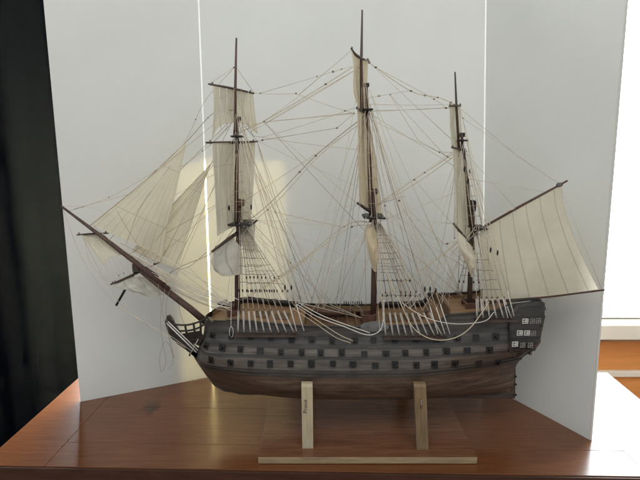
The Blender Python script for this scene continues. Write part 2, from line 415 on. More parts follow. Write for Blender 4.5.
# ------------------------------------------------------------------ ship: hull shape
SHIP = empty('model_ship', (P(360, 390).x, Y0, .055))
tag(SHIP, 'wooden three masted sailing warship model with cream sails and full rigging', 'model ship')
ZK = P(360, 395.5).z+.003
def xtab(lst, near=0.0):        # outline of the hull end; the upper stern is wide, so its outline lies on the near side
    r = []
    for x, y in lst:
        q = P(x, y, -near*min(max((361.5-y)/12, 0), 1)); r.append((q.z, q.x))
    return sorted(r)
XS = xtab([(206, 312), (205.5, 319), (203.5, 335), (200, 345), (197.5, 355), (199.5, 364), (207.5, 376), (215.5, 385), (226, 390), (240, 393.5)])
XE = xtab([(513, 398), (513.5, 375), (514.5, 361.5), (524, 355.5), (533, 350), (537.5, 342), (541, 330), (544.3, 318), (545.3, 310), (544.2, 304), (540, 299.5), (536, 298)], .046)
def ztab(lst, hb):
    r = []
    for x, y in lst:
        k = min(max((x-205)/30, 0), 1)**.6; k2 = 1-.25*max(0, (x-480)/65)
        q = P(x, y, -hb*max(k, .15)*k2); r.append((q.x, q.z))
    return r
ZS = ztab([(206, 330), (225, 332), (251, 333.3), (300, 335.5), (416, 335.5), (457, 333), (500, 331), (545, 329.5)], .066)
ZR = ztab([(206, 318.5), (215, 319), (236, 320.5), (262, 323.5), (300, 327), (360, 328), (425, 326), (439, 325), (442, 316.5), (470, 315), (500, 311.5), (510, 304), (520, 300.5), (536, 299), (541, 300.5), (545, 304)], .063)
MT = [(0, .007), (.05, .032), (.12, .052), (.25, .071), (.4, .080), (.5, .082), (.6, .081), (.75, .076), (.9, .068), (1.0, .0635), (1.3, .062)]
def hb(x, z):
    """half breadth of the hull"""
    zs = smooth_tab(ZS, x); t = (z-ZK)/(zs-ZK); t = min(max(t, 0), 1.3)
    x0, x1 = smooth_tab(XS, z), interp(XE, z)
    u = min(max((x-x0)/(x1-x0), 0), 1)
    ub = interp([(0, .40), (.35, .30), (.7, .17), (1.3, .12)], t)
    qb = interp([(0, 1.0), (.4, .75), (.75, .55), (1.3, .45)], t)
    fb = (1-(1-min(u/ub, 1))**2)**qb
    ue = interp([(0, .45), (.5, .45), (.8, .4), (1.3, .4)], t); v = 1-u
    e = interp([(0, .05), (.35, .05), (.62, .30), (.72, .62), (.85, .78), (1.3, .78)], t)
    fs = e+(1-e)*(1-(1-min(v/ue, 1))**2.2)
    return max(.0030, smooth_tab(MT, t)*fb*fs)
US = [0, .004, .012, .025, .04, .06, .08, .105, .13, .16, .2]+[.2+.8*i/44 for i in range(1, 45)]
def xz(u, v):                       # v: 0 keel .. 1 main sheer, 1..2 up to the rail
    x = XS[0][1]+u*(XE[0][1]-XS[0][1])
    for _ in range(8):
        zs, zr = smooth_tab(ZS, x), interp(ZR, x)
        z = ZK+v*(zs-ZK) if v <= 1 else zs+(v-1)*(zr-zs)
        x0, x1 = smooth_tab(XS, z), interp(XE, z); x = x0+u*(x1-x0)
    return x, z
def hp(u, v, off=0.0, side=-1):
    x, z = xz(u, v); b = hb(x, z)
    if off:
        e = .002; nx = -(hb(x+e, z)-hb(x-e, z))/(2*e); nz = -(hb(x, z+e)-hb(x, z-e))/(2*e)
        nx = max(-1.2, min(1.2, nx)); n = V((nx, 1, nz)).normalized()*off
        return V((x+n.x, Y0+side*(b+n.y), z+n.z))
    return V((x, Y0+side*b, z))
VB = [0, .03, .07, .12, .18, .25, .32, .40, .46, .52, .56, .60, .645, .69, .73, .765, .79, .82, .85, .885, .92, .96, 1.0, 1.5, 2.0]
hull = MB(); mi = {k: hull.m(M[k]) for k in ('bottom', 'wale', 'strake', 'upper')}
def band(v):
    if v < .53: return mi['bottom']
    if v < .60: return mi['wale']
    if v < .73: return mi['strake']
    if v < .765: return mi['wale']
    if v < .85: return mi['strake']
    if v < .885: return mi['wale']
    return mi['upper']
for side in (-1, 1):
    rows = [[hp(u, v, 0, side) for u in US] for v in VB]
    uv = []
    for v, r in zip(VB, rows):
        uv.append([(p_.x+.03*math.sin(v*40), v*.118) for p_ in r])
    hull.grid(rows, lambda j, i: band((VB[j]+VB[j+1])/2), uv, flip=(side == 1))
# transom, stem and keel closings
for idx in (len(US)-1, 0):
    a = [hp(US[idx], v, 0, -1) for v in VB]; c = [hp(US[idx], v, 0, 1) for v in VB]
    hull.grid([a, c], lambda j, i: band((VB[i]+VB[i+1])/2), [[(p_.y, v*.118) for p_, v in zip(a, VB)], [(p_.y, v*.118) for p_, v in zip(c, VB)]], flip=(idx == 0))
a = [hp(u, 0, 0, -1) for u in US]; c = [hp(u, 0, 0, 1) for u in US]
hull.grid([a, c], mi['bottom'], [[(p_.x, 0) for p_ in a], [(p_.x, .01) for p_ in c]])
HULL = hull.build('hull', None, SHIP)

# inner faces of the bulwarks
inn = MB()
for side in (-1, 1):
    up = []; lo = []
    for u in US[2:]:
        p_ = hp(u, 2.0, 0, side); b = abs(p_.y-Y0)-.0035
        if b < .004: continue
        up.append(V((p_.x, Y0+side*b, p_.z))); lo.append(V((p_.x, Y0+side*b, p_.z-.030)))
    inn.grid([lo, up], 0, [[(q.x, 0) for q in lo], [(q.x, .03) for q in up]], flip=(side == -1))
inn.build('bulwark', M['inner'], HULL)
# rail caps
for side in (-1, 1):
    rc = MB(); o_, i_ = [], []
    for u in US:
        p_ = hp(u, 2.0, 0, side); b = abs(p_.y-Y0)
        o_.append(V((p_.x, Y0+side*(b+.0012), p_.z+.0006))); i_.append(V((p_.x, Y0+side*max(b-.0046, .0005), p_.z+.0006)))
    dz = V((0, 0, .0016))
    rc.grid([o_, [q+dz for q in o_], [q+dz for q in i_], i_, o_])
    rc.build('rail', M['wale'], HULL, False)
# raised wales and mouldings
def strip(v0, v1, off, name, material, u0=0.0, u1=1.0, side=-1):
    mb = MB(); uu = [u for u in US if u0 <= u <= u1]
    r = [[hp(u, v, o_, side) for u in uu] for v, o_ in ((v0, 0), (v0, off), (v1, off), (v1, 0))]
    uv = [[(q.x, k*.004) for q in row] for k, row in enumerate(r)]
    mb.grid(r, 0, uv, flip=(side == 1)); return mb.build(name, material, HULL, False)
for side in (-1, 1):
    strip(.525, .552, .0014, 'wale', M['wale'], side=side); strip(.570, .598, .0014, 'wale', M['wale'], side=side)
    strip(.735, .760, .0012, 'wale', M['wale'], side=side); strip(.853, .880, .0012, 'wale', M['wale'], side=side)
    strip(.992, 1.03, .0012, 'moulding', M['upper'], .02, side=side)
    strip(1.75, 1.90, .0010, 'moulding', M['upper'], .02, side=side)
# keel, stem knee, rudder
kl = MB()
prof = [(190.5, 352), (198, 364), (206.3, 376), (214, 386), (224, 391.5), (240, 394), (300, 396), (400, 397.5), (513, 398.8), (513, 388), (400, 390), (300, 389), (240, 387), (222, 381), (212, 372), (205, 360), (200, 350)]
kl.prism([P(x, y, -.0045) for x, y in prof], (0, .009, 0)); kl.build('keel', M['bottom'], HULL, False, .0006)
kn = MB()
prof = [(166.2, 317), (164.8, 322), (166.5, 330), (171, 338), (177.5, 344.5), (185, 349.5), (191, 354.5), (199, 361), (204, 352), (199, 350.5), (196, 348.5), (189, 342), (180.5, 335), (175.5, 327), (171.5, 318.5), (168.5, 315.5)]
kn.prism([P(x, y, -.0045) for x, y in prof], (0, .009, 0)); kn.build('knee_of_the_head', M['wale'], HULL, False, .001)
fg = MB(); fg.ball(P(168.2, 318.5), .0055, sc=(.75, .7, 1.1)); fg.tube([P(168.5, 320), P(172, 328), P(177, 335)], [.0050, .0058, .0040], 8); fg.build('figurehead', M['gold'], HULL)
def curve(pts, n=14):
    """Catmull-Rom through points"""
    pts = [V(q) for q in pts]; out = []
    ext = [pts[0]*2-pts[1]]+pts+[pts[-1]*2-pts[-2]]
    k = len(pts)-1
    for i in range(k):
        p0, p1_, p2_, p3 = ext[i:i+4]
        for s in range(n):
            t = s/n
            out.append(.5*((2*p1_)+(p2_-p0)*t+(2*p0-5*p1_+4*p2_-p3)*t*t+(3*p1_-p0-3*p2_+p3)*t**3))
    out.append(pts[-1]); return out
for sd in (-1, 1):
    for a in ([(174, 324.5, .006), (186, 325, .02), (197, 322.5, .033), (207, 318, .042)], [(179, 331, .005), (189, 330.5, .018), (198, 328, .028), (206, 323.5, .038)], [(187, 340, .005), (195, 339.5, .016), (203, 336, .026)]):
        mb = MB(); mb.tube(curve([P(x, y, sd*dy) for x, y, dy in a], 6), .0017, 6); mb.build('head_rail', M['wale'], HULL)
    for a in ([(185, 324.5, .018), (187.5, 339, .006)], [(193.5, 323, .029), (196, 343, .012)], [(200.5, 320.5, .036), (201, 345, .015)]):
        mb = MB(); mb.tube([P(x, y, sd*dy) for x, y, dy in a], .0019, 6); mb.build('head_timber', M['wale'], HULL)
for sd in (-1, 1):
    mb = MB(); mb.prism([P(x, y, sd*dy) for x, y, dy in ((180, 334.5, .006), (190, 332.5, .018), (200, 331, .030), (204, 337, .028), (199, 346, .018), (189, 341.5, .008))], (0, .0016, 0)); mb.build('head_planking', M['wale'], HULL, False)
rd = MB(); rd.prism([P(513.2, 360, -.0025), P(516.0, 360, -.0025), P(515.2, 398.4, -.0025), P(512.6, 398.4, -.0025)], (0, .005, 0)); RUD = rd.build('rudder', M['bottom'], HULL, False, .0005)
for y in (376, 384, 394.5):
    mb = MB(); mb.box(P(514.6, y), (.0055, .0075, .0022)); mb.build('pintle', M['black'], RUD, False)

# ------------------------------------------------------------------ gun ports
def on_hull(px, py, side=-1):
    dy = -.07
    for _ in range(10):
        q = P(px, py, dy); dy = -hb(q.x, q.z)
    return P(px, py, dy)
def frame_at(q):
    e = .0015
    dx = (hb(q.x+e, q.z)-hb(q.x-e, q.z))/(2*e); dz = (hb(q.x, q.z+e)-hb(q.x, q.z-e))/(2*e)
    dx = max(-1.5, min(1.5, dx))
    ax = V((1, -dx, 0)).normalized(); az = V((0, -dz, 1)).normalized(); n = ax.cross(az).normalized()
    if n.y > 0: n = -n
    return ax, n, n.cross(ax) if n.cross(ax).z > 0 else -n.cross(ax)
ports = [(213, 335.5), (231.5, 336), (251, 337), (271, 338), (291.5, 339.5), (311.5, 340), (332.5, 341), (355, 340.4), (373.5, 340.4), (394.5, 340), (416, 339.5), (437, 339), (457, 338.5), (476, 337.4), (496, 336.5),
         (204.5+2, 346), (222.5, 347.6), (240.6, 349), (260.2, 350.3), (281, 352), (302, 352.8), (321, 353.2), (342, 352.6), (364, 354), (386, 353.4), (405.5, 353.2), (426, 352.4), (446.5, 351.2), (467, 350.4), (489, 349.8),
         (211.5, 360), (231, 363), (250.8, 363.8), (270.3, 364), (290.6, 364), (311.5, 364), (333, 363.6), (353, 364.4), (375.6, 365.2), (395, 365), (416, 365), (434.6, 364), (455, 363.8), (478, 362.6), (497.5, 362)]
for i, (px, py) in enumerate(ports):
    q = on_hull(px+random.uniform(-.4, .4), py+random.uniform(-.4, .4)); ax, n, az = frame_at(q); a3 = (ax, n, az)
    wd, hg = .0094+random.uniform(-.0012, .0012), .0094+random.uniform(-.0012, .0014)
    mb = MB(); k0, k1 = mb.m(M['black']), mb.m(M['wale'])
    mb.box(q+n*.0002, (wd, .0026, hg), k0, a3)
    for s in (-1, 1):
        mb.box(q+n*.0008+ax*s*(wd/2+.0003), (.0006, .0028, hg+.0012), k1, a3)
        mb.box(q+n*.0008+az*s*(hg/2+.0003), (wd-.0001, .0028, .0006), k1, a3)
    gpo = mb.build('gun_port', None, HULL, False)
    if i % 5 != 3:
        mb = MB(); c_ = q+n*.001-az*hg*.12
        mb.tube([c_, c_+n*.004, c_+n*.0042, c_+n*.0062], [.0021, .0019, .0024, .0022], 8); mb.build('gun_barrel', M['black'], gpo)

# ------------------------------------------------------------------ quarter gallery with its windows
qg = MB(); ol = [(509, 313), (509, 352), (515, 359.5), (524, 356.5), (532, 351.2), (537.5, 343.5), (541.2, 330), (544.8, 312), (545, 303), (541, 300.5), (517, 303.5)]
ctr = (526, 331)
def gp_(x, y, out):
    q = on_hull(min(x, 536), y); return P(x, y, q.y-Y0-out)
rim0 = [gp_(x, y, -.004) for x, y in ol]; rim1 = [gp_(ctr[0]+(x-ctr[0])*.99, ctr[1]+(y-ctr[1])*.99, .0045) for x, y in ol]
n = len(ol); b = len(qg.v); qg.v += rim0+rim1
inner = [gp_(ctr[0]+(x-ctr[0])*.82, ctr[1]+(y-ctr[1])*.85, .0072) for x, y in ol]; qg.v += inner
for i in range(n):
    j = (i+1) % n
    qg.face([b+i, b+j, b+n+j, b+n+i]); qg.face([b+n+i, b+n+j, b+2*n+j, b+2*n+i])
qg.face([b+2*n+i for i in range(n)])
GAL = qg.build('quarter_gallery', M['upper'], SHIP, False, .0006)
for (x0, y0, x1, y1) in ((512, 327.2, 543, 326), (511, 338.4, 539.5, 337.6), (512, 350, 532, 349.6)):
    mb = MB(); mb.tube([gp_(x0, y0, .0075), gp_((x0+x1)/2, (y0+y1)/2, .0085), gp_(x1, y1, .0070)], .0011, 6); mb.build('gallery_moulding', M['wale'], GAL)
wins = [(525, 321, 1), (532, 321, 0), (538, 320.6, 0), (519.5, 332.8, 1), (526.7, 332.8, 2), (533, 333, 0), (514.8, 344, 2), (522.3, 345, 0), (530, 345, 0)]
for x, y, br in wins:
    mb = MB(); k0, k1 = mb.m(M['pane']), mb.m(M['white_paint'] if br else M['worn_paint'])
    c_ = gp_(x, y, .0088); w_, h_ = (.0088 if br else .0075), .0072
    ax, nn, az = V((1, 0.12, 0)).normalized(), V((.12, -1, 0)).normalized(), V((0, 0, 1))
    a3 = (ax, nn, az)
    mb.box(c_-nn*.0004, (w_, .0024, h_), k0, a3)
    for s in (-1, 1):
        mb.box(c_+nn*.0006+ax*s*w_/2, (.0011, .0022, h_+.001), k1, a3)
    for s in (-1, 0, 1): mb.box(c_+nn*.0006+az*s*h_/2, (w_-.0012, .0018, .0011), k1, a3)
    mb.box(c_+nn*.0006, (.0010, .0026, h_-.0012), k1, a3)
    if br: mb.box(c_+nn*.0006+ax*w_*.25, (.0007, .0024, h_-.0012), k1, a3)
    o = mb.build('window', None, GAL, False)
    if br: o['label'] = 'gallery window with fresh white glazing bars'
# stern lantern gallery windows on the transom
for k in range(3):
    zc = P(540, (318, 331, 344)[k]).z; xe = interp(XE, zc)
    for j in range(-2, 3):
        mb = MB(); k0, k1 = mb.m(M['pane']), mb.m(M['worn_paint'])
        mb.box((xe+.001, Y0+j*.0165, zc), (.003, .011, .010), k0)
        for s in (-1, 0, 1): mb.box((xe+.0016, Y0+j*.0165+s*.0055, zc), (.0034, .0010, .0110), k1)
        mb.build('window', None, HULL, False)

# ------------------------------------------------------------------ decks and deck furniture
def deck(px0, px1, drop, name='deck'):
    x0, x1 = P(px0, 318).x, P(px1, 318).x; mb = MB(); L, Rr = [], []
    for i in range(25):
        x = x0+(x1-x0)*i/24; zr = interp(ZR, x); b = max(.002, hb(x, zr)-.0025)
        L.append(V((x, Y0-b, zr-drop))); Rr.append(V((x, Y0+b, zr-drop)))
    mb.grid([L, Rr]); mb.grid([[q-V((0, 0, .003)) for q in L], [q-V((0, 0, .003)) for q in Rr]], flip=True)
    return mb.build(name, M['deck'], SHIP, False)
deck(208, 305, .007); deck(305, 362, .020); deck(362, 440.5, .008); deck(440.5, 531, .006)
def bulkhead(px, ztop_off, drop, material, name='bulkhead'):
    x = P(px, 318).x; zr = interp(ZR, x-.002); b = hb(x, zr)-.004; mb = MB()
    mb.box((x, Y0, zr+ztop_off-drop/2), (.0024, 2*b, drop)); return mb.build(name, material, SHIP, False)
bulkhead(304.5, -.006, .018, M['inner']); bulkhead(362.5, -.007, .016, M['inner']); bulkhead(441, .011, .022, M['inner'])
for px in (311, 320, 329, 338, 347, 356):       # beams across the open waist
    x = P(px, 318).x; zr = interp(ZR, x); mb = MB(); mb.box((x, Y0, zr-.008), (.0035, 2*(hb(x, zr)-.004), .004)); mb.build('skid_beam', M['red'], SHIP, False)
mb = MB()                                       # ship's boat chocked on the beams
xc = P(333, 318).x; zr = interp(ZR, xc); rows = []
for i in range(13):
    s = -1+2*i/12; wv = .011*(1-abs(s)**2.6); row = []
    for j in range(9):
        a = math.pi*j/8; row.append(V((xc+s*.036, Y0+.012+max(wv, .0006)*math.cos(a), zr-.0055+.0095-.0085*math.sin(a)*(1-.4*s*s)+.002*s*s)))
    rows.append(row)
mb.grid(rows); mb.grid([[q*1.0+V((0, 0, .0008)) for q in r] for r in rows], flip=True); BOAT = mb.build('boat', M['red'], SHIP)
for s in (-.5, 0, .5):
    mb = MB(); mb.box((xc+s*.036, Y0+.012, zr+.0015), (.004, .017, .001)); mb.build('thwart', M['inner'], BOAT, False)
for sd in (-1, 1):                              # gangways along the waist
    mb = MB(); a, c = [], []
    for i in range(14):
        x = P(303+i*60/13, 318).x; zr = interp(ZR, x); b = hb(x, zr)-.005; a.append(V((x, Y0+sd*b, zr-.006))); c.append(V((x, Y0+sd*(b-.017), zr-.006)))
    dz = V((0, 0, .0022)); mb.grid([a, [q+dz for q in a], [q+dz for q in c], c, a]); mb.build('gangway', M['inner'], SHIP, False)
def fife(px, half, up, material=M['red']):      # pin rail with posts round a mast foot
    x = P(px, 316).x; zd = interp(ZR, x)-.008; mb = MB(); hx = half*.00175
    for sx in (-1, 1):
        for sy in (-1, 1): mb.box((x+sx*hx, Y0+sy*.013, zd+up/2-.002), (.003, .003, up))
    for sx in (-1, 1): mb.box((x+sx*hx, Y0, zd+up-.003), (.0036, .032, .0026))
    for sy in (-1, 1): mb.box((x, Y0+sy*.0145, zd+up*.55), (hx*2-.0005, .0024, up*.75))
    mb.build('fife_rail', material, SHIP, False, .0004)
fife(234, 4.5, .013); fife(368, 6, .015); fife(470, 6.5, .013)
# dark netting rails standing along both sides
def netting(px0, px1, side, up, material, name='hammock_netting', base=.001, th=.004):
    mb = MB(); r = [[], [], [], []]
    for i in range(22):
        x = P(px0+(px1-px0)*i/21, 318).x; zr = interp(ZR, x); b = hb(x, zr)-.001; wob = .0006*math.sin(i*1.7)
        for k, (yy, zz) in enumerate(((b, base), (b, up+wob), (b-th, up+wob), (b-th, base))): r[k].append(V((x, Y0+side*yy, zr+zz)))
    mb.grid(r+[r[0]]); return mb.build(name, material, SHIP)
netting(232, 300, 1, .005, M['black'], base=-.005); netting(383, 440, 1, .0055, M['black'], base=-.005); netting(300, 352, 1, .0028, M['black']); netting(446, 540, 1, .004, M['wale'])
# grey folded hammock cloth over the near rail at the waist
mb = MB(); rows = []
for j, (yo, zo) in enumerate(((.0035, -.006), (.0042, .001), (.003, .0085), (-.001, .0102), (-.005, .0085), (-.006, .002), (-.006, -.004))):
    row = []
    for i in range(15):
        px = 357.5+i*26/14; x = P(px, 322).x; zr = interp(ZR, x); b = hb(x, zr); e = math.sin(math.pi*i/14)**.35 if 0 < i < 14 else .25
        row.append(V((x, Y0-(b+yo+.0006*math.sin(i*1.3+j)), zr+zo*e)))
    rows.append(row)
mb.grid(rows); mb.build('hammock_cloth', M['greycloth'], SHIP)
# catheads, hatch gratings, capstan, wheel
for sd in (-1, 1):
    mb = MB(); a = on_hull(214, 321); q = V((a.x, Y0+sd*abs(a.y-Y0), a.z)); mb.box(q+V((-.004, sd*.006, .003)), (.005, .026, .005), ax=(V((.9, sd*-.43, 0)), V((-.43*sd*-1, .9, 0)), V((0, 0, 1)))); mb.build('cathead', M['wale'], SHIP, False, .0005)
for px in (262, 282, 392, 412):
    x = P(px, 316).x; zr = interp(ZR, x)-.0065; mb = MB()
    mb.box((x, Y0, zr), (.026, .034, .003))
    for k in range(6): mb.box((x-.0115+k*.0046, Y0, zr+.0020), (.0016, .031, .0016))
    mb.build('hatch_grating', M['inner'], SHIP, False)
mb = MB(); x = P(425, 316).x; zr = interp(ZR, x)-.008; mb.tube([(x, Y0, zr), (x, Y0, zr+.004), (x, Y0, zr+.005), (x, Y0, zr+.011), (x, Y0, zr+.0115), (x, Y0, zr+.014)], [.006, .0055, .004, .0036, .006, .0058], 12); mb.build('capstan', M['red'], SHIP, False)

# ------------------------------------------------------------------ spars
def spar(name, pts, radii, material, parent=SHIP, n=10):
    mb = MB(); mb.tube([P(*q) for q in pts], radii, n); return mb.build(name, material, parent)
FORE = spar('foremast', [(237.6, 320), (237.3, 270), (239, 222), (239.3, 199)], [.0050, .0048, .0043, .0036], M['mast'])
spar('topmast', [(236.2, 226, -.006), (236.6, 170, -.006), (237.6, 117, -.004)], [.0038, .0034, .0026], M['mast'], FORE)
spar('topgallant_mast', [(235.0, 137, -.009), (235.3, 90, -.008), (236.4, 38, -.006)], [.0026, .0023, .0015], M['mast'], FORE)
MAIN = spar('mainmast', [(373.2, 322), (374.2, 270), (374.4, 225), (372.5, 190)], [.0054, .0052, .0047, .0038], M['mast'])
spar('topmast', [(371.5, 222, -.006), (369.5, 165, -.006), (366.0, 84, -.004)], [.0040, .0036, .0028], M['mast'], MAIN)
spar('topgallant_mast', [(362.0, 113, -.008), (361.2, 70, -.008), (362.2, 10, -.006)], [.0030, .0026, .0015], M['mast'], MAIN)
MIZ = spar('mizzenmast', [(469.3, 320), (470.3, 270), (472.6, 225), (472.5, 200)], [.0044, .0042, .0036, .0030], M['spar'])
spar('topmast', [(470.6, 226, -.005), (466.5, 175, -.005), (461.3, 133, -.004)], [.0032, .0029, .0023], M['spar'], MIZ)
spar('topgallant_mast', [(459, 150, -.007), (456.6, 110, -.006), (455, 72, -.005)], [.0022, .0020, .0012], M['spar'], MIZ)
def slab(name, px, py, wx, wy, h, material, parent):
    mb = MB(); c_ = P(px, py); w2 = wx/2; mb.prism([c_+V((-w2*.55, -wy/2, 0)), c_+V((w2, -wy/2, 0)), c_+V((w2, wy/2, 0)), c_+V((-w2*.55, wy/2, 0)), c_+V((-w2, wy*.28, 0)), c_+V((-w2, -wy*.28, 0))], (0, 0, h)); return mb.build(name, material, parent, False, .0006)
slab('mast_top', 239, 223.5, .046, .060, .003, M['black'], FORE); slab('mast_cap', 239.3, 206, .016, .013, .011, M['red'], FORE)
slab('crosstree', 237.5, 137.5, .020, .036, .003, M['black'], FORE); slab('mast_cap', 237.8, 120.5, .010, .009, .006, M['black'], FORE)
slab('mast_top', 373, 217, .036, .060, .003, M['black'], MAIN); slab('mast_cap', 373, 194, .014, .013, .009, M['spar'], MAIN)
slab('crosstree', 366.5, 111, .018, .036, .003, M['black'], MAIN); slab('mast_cap', 366, 87, .010, .009, .006, M['black'], MAIN)
slab('mast_top', 477, 228, .026, .044, .003, M['black'], MIZ); slab('mast_cap', 471.5, 211, .012, .011, .018, M['black'], MIZ)
slab('crosstree', 462, 141.5, .014, .028, .003, M['black'], MIZ); slab('mast_cap', 462, 137, .008, .008, .007, M['black'], MIZ)
for parent, pts in ((FORE, [(229, 208, -.02), (251, 207, .02)]), (MIZ, [(464.5, 169, -.012), (468, 181, -.014), (470, 171, .01)])):
    for q in pts:
        mb = MB(); mb.ball(P(*q), .0026, sc=(.7, .7, 1.9)); mb.build('block', M['black'], parent)
BOW = spar('bowsprit', [(206, 322), (190, 308.5), (163, 288), (134, 265)], [.0062, .0060, .0056, .0046], M['mast'])
spar('jibboom', [(170, 290, -.004), (140, 266, -.006), (105, 239, -.006), (61, 206, -.005)], [.0040, .0044, .0036, .0018], M['mast'], BOW)
slab('bowsprit_cap', 136.5, 271.5, .012, .012, .014, M['spar'], BOW)
spar('dolphin_striker', [(136.5, 269), (126, 288), (116.2, 305.5)], [.0020, .0022, .0020], M['black'], BOW, 8)
mb = MB(); mb.tube([P(145, 268, -.004), P(153, 274, -.004), P(165, 284.5, -.004)], [.0052, .0056, .0052], 10); mb.build('gammoning', M['mast'], BOW)
def yard(pts, r=.0021, material='spar', name='yard'):
    q = curve([P(*a) for a in pts], 6); k = len(q); mb = MB()
    mb.tube(q, [r*(.55+.45*math.sin(math.pi*i/(k-1))) for i in range(k)], 8)
    o = mb.build(name, M[material], SHIP)
    for e in (1, -2):
        c2_ = MB(); c2_.ball(q[e]+V((0, 0, .0016)), .0020, sc=(.8, .8, 1.4), nu=6, nv=5); c2_.build('block', M['block'], o)
    return o
yard([(208.6, 84, -.052), (231, 88.3, -.002), (254, 93.4, .05)], .0023)
yard([(206, 142.6, -.062), (231, 142.6, -.01), (257.5, 141.5, .055)], .0024)
yard([(212, 251.5, -.075), (235, 234.5, -.008), (257, 220.5, .06)], .0032)
yard([(351.2, 48.5, -.05), (355, 54, -.035), (361.5, 58.5, -.012), (369, 61, .035)], .0023)
yard([(356.5, 108, -.055), (362, 111, -.012), (369, 113, .05)], .0024)
yard([(357.5, 203, -.07), (369, 210.5, -.012), (383.5, 217.5, .06)], .0030)
yard([(449, 106.3, -.035), (456, 105.4, -.008), (461, 106, .03)], .0018)
yard([(451.5, 147.5, -.045), (459, 149, -.01), (466.5, 151.5, .035)], .0020)
yard([(453.5, 223.5, -.06), (463.5, 236, -.012), (474.5, 249.5, .04)], .0023)
yard([(76.5, 235, -.025), (92, 233.8, -.008), (108.5, 233.2, .025)], .0018)
yard([(110.5, 284.5, -.05), (125, 278.6, -.025), (160, 262, .055)], .0022)
spar('gaff', [(472.5, 234.5, -.008), (478, 230.5, -.010), (520, 206.5, -.042), (567.5, 180.6, -.078)], [.0028, .0026, .0024, .0015], M['mast'], SHIP, 8)
spar('boom', [(474, 303.5, -.008), (520, 299.4, -.037), (560, 295, -.063), (605, 289.8, -.092)], [.0026, .0027, .0024, .0016], M['mast'], SHIP, 8)
mb = MB(); mb.ball(P(559.5, 184.8, -.072), .0042, sc=(1.3, .8, .9)); mb.build('gaff_band', M['greycloth'], SHIP)

# ------------------------------------------------------------------ sails
def edge(pts, n):
    q = curve([P(*a) for a in pts], 10) if len(pts) > 2 else [P(*pts[0]).lerp(P(*pts[1]), i/20) for i in range(21)]
    L = [0]
    for a, b in zip(q, q[1:]): L.append(L[-1]+(b-a).length)
    out = []
    for i in range(n+1):
        s = L[-1]*i/n; k = 0
        while k < len(L)-2 and L[k+1] < s: k += 1
        d = L[k+1]-L[k]; out.append(q[k].lerp(q[k+1], (s-L[k])/d if d > 1e-9 else 0))
    return out
def sail(name, top_, right, bottom, left, belly=(0, 0, 0), m='sail', label=None, n=22, wr=.0007, seed=0, rope_=True):
    T, B_, Lf, Rt = edge(top_, n), edge(bottom, n), edge(left, n), edge(right, n)
    rnd = random.Random(seed); ph = [rnd.uniform(0, 6) for _ in range(6)]; rows = []; uv = []
    nrm = ((T[-1]-B_[0]).cross(T[0]-B_[-1]))
    nrm = nrm.normalized() if nrm.length > 1e-9 else V((0, 1, 0))
    for j in range(n+1):
        v = j/n; row = []
        for i in range(n+1):
            u = i/n
            p_ = T[i]*(1-v)+B_[i]*v+Lf[j]*(1-u)+Rt[j]*u-(T[0]*(1-u)*(1-v)+T[n]*u*(1-v)+B_[0]*(1-u)*v+B_[n]*u*v)
            e = math.sin(math.pi*u)*math.sin(math.pi*min(1, v*.9+.02))
            p_ = p_+V(belly)*e
            k = (.25+.75*e)
            p_ = p_+nrm*wr*k*(math.sin(u*11+v*5+ph[0])+.6*math.sin(u*23-v*9+ph[1])+.5*math.sin(v*17+u*6+ph[2]))
            row.append(p_)
        rows.append(row); uv.append([(i/n, v) for i in range(n+1)])
    mb = MB(); mb.grid(rows, 0, uv); o = mb.build(name, M[m], SHIP)
    if label: o['label'] = label
    if rope_:
        br = MB(); ring = rows[0]+[r[-1] for r in rows[1:]]+rows[-1][::-1][1:]+[r[0] for r in rows[::-1][1:]]
        br.tube(ring, .00042, 5); br.build('bolt_rope', M['rope'], o)
    return o
sail('topgallant_sail', [(213, 86, -.048), (253, 94, .048)], [(253, 94, .048), (254.5, 112, .05), (257.5, 133.5, .054)], [(212.2, 137.5, -.056), (219, 127, -.04), (233, 122.5, -.005), (246, 124, .03), (257.5, 133.5, .054)], [(213, 86, -.048), (214, 110, -.05), (212.2, 137.5, -.056)], (-.008, .004, 0), 'sail', 'small upper square sail with deeply arched foot', seed=1)
sail('topsail', [(212.5, 143.5, -.058), (255, 142.5, .052)], [(255, 142.5, .052), (253.5, 180, .054), (250.5, 222, .055)], [(217.5, 236, -.06), (232, 228, -.02), (250.5, 222, .055)], [(212.5, 143.5, -.058), (215, 190, -.062), (217.5, 236, -.06)], (-.012, .006, 0), 'sail', 'tall square sail with vertical seams on the foremast', seed=2)
sail('course_sail', [(213, 252, -.072), (233, 238, -.012)], [(233, 238, -.012), (241, 250, -.01), (243, 274, -.014)], [(217, 270, -.07), (225, 275, -.05), (243, 274, -.014)], [(213, 252, -.072), (213.6, 262, -.075), (217, 270, -.07)], (-.016, -.02, 0), 'sail_pale', 'pale sagging clewed up lower sail', seed=3, wr=.0022)
sail('course_sail', [(241, 231, .01), (255.5, 222.5, .055)], [(255.5, 222.5, .055), (254, 238, .056), (258.5, 251, .06)], [(243, 248, .012), (250, 251, .04), (258.5, 251, .06)], [(241, 231, .01), (242, 240, .012), (243, 248, .012)], (-.01, -.006, 0), 'sail_pale', 'pale bunched half of the lower sail behind the foremast', seed=4, wr=.002)
sail('topgallant_sail', [(352, 51, -.048), (356, 55.5, -.03), (367.5, 61.5, .03)], [(367.5, 61.5, .03), (367.2, 85, .035), (368.5, 111, .045)], [(358, 112, -.052), (363, 112, -.01), (368.5, 111, .045)], [(352, 51, -.048), (355.2, 80, -.05), (358, 112, -.052)], (-.012, 0, 0), 'sail_tan', 'narrow tan upper sail at the mainmast seen nearly edge on', seed=5)
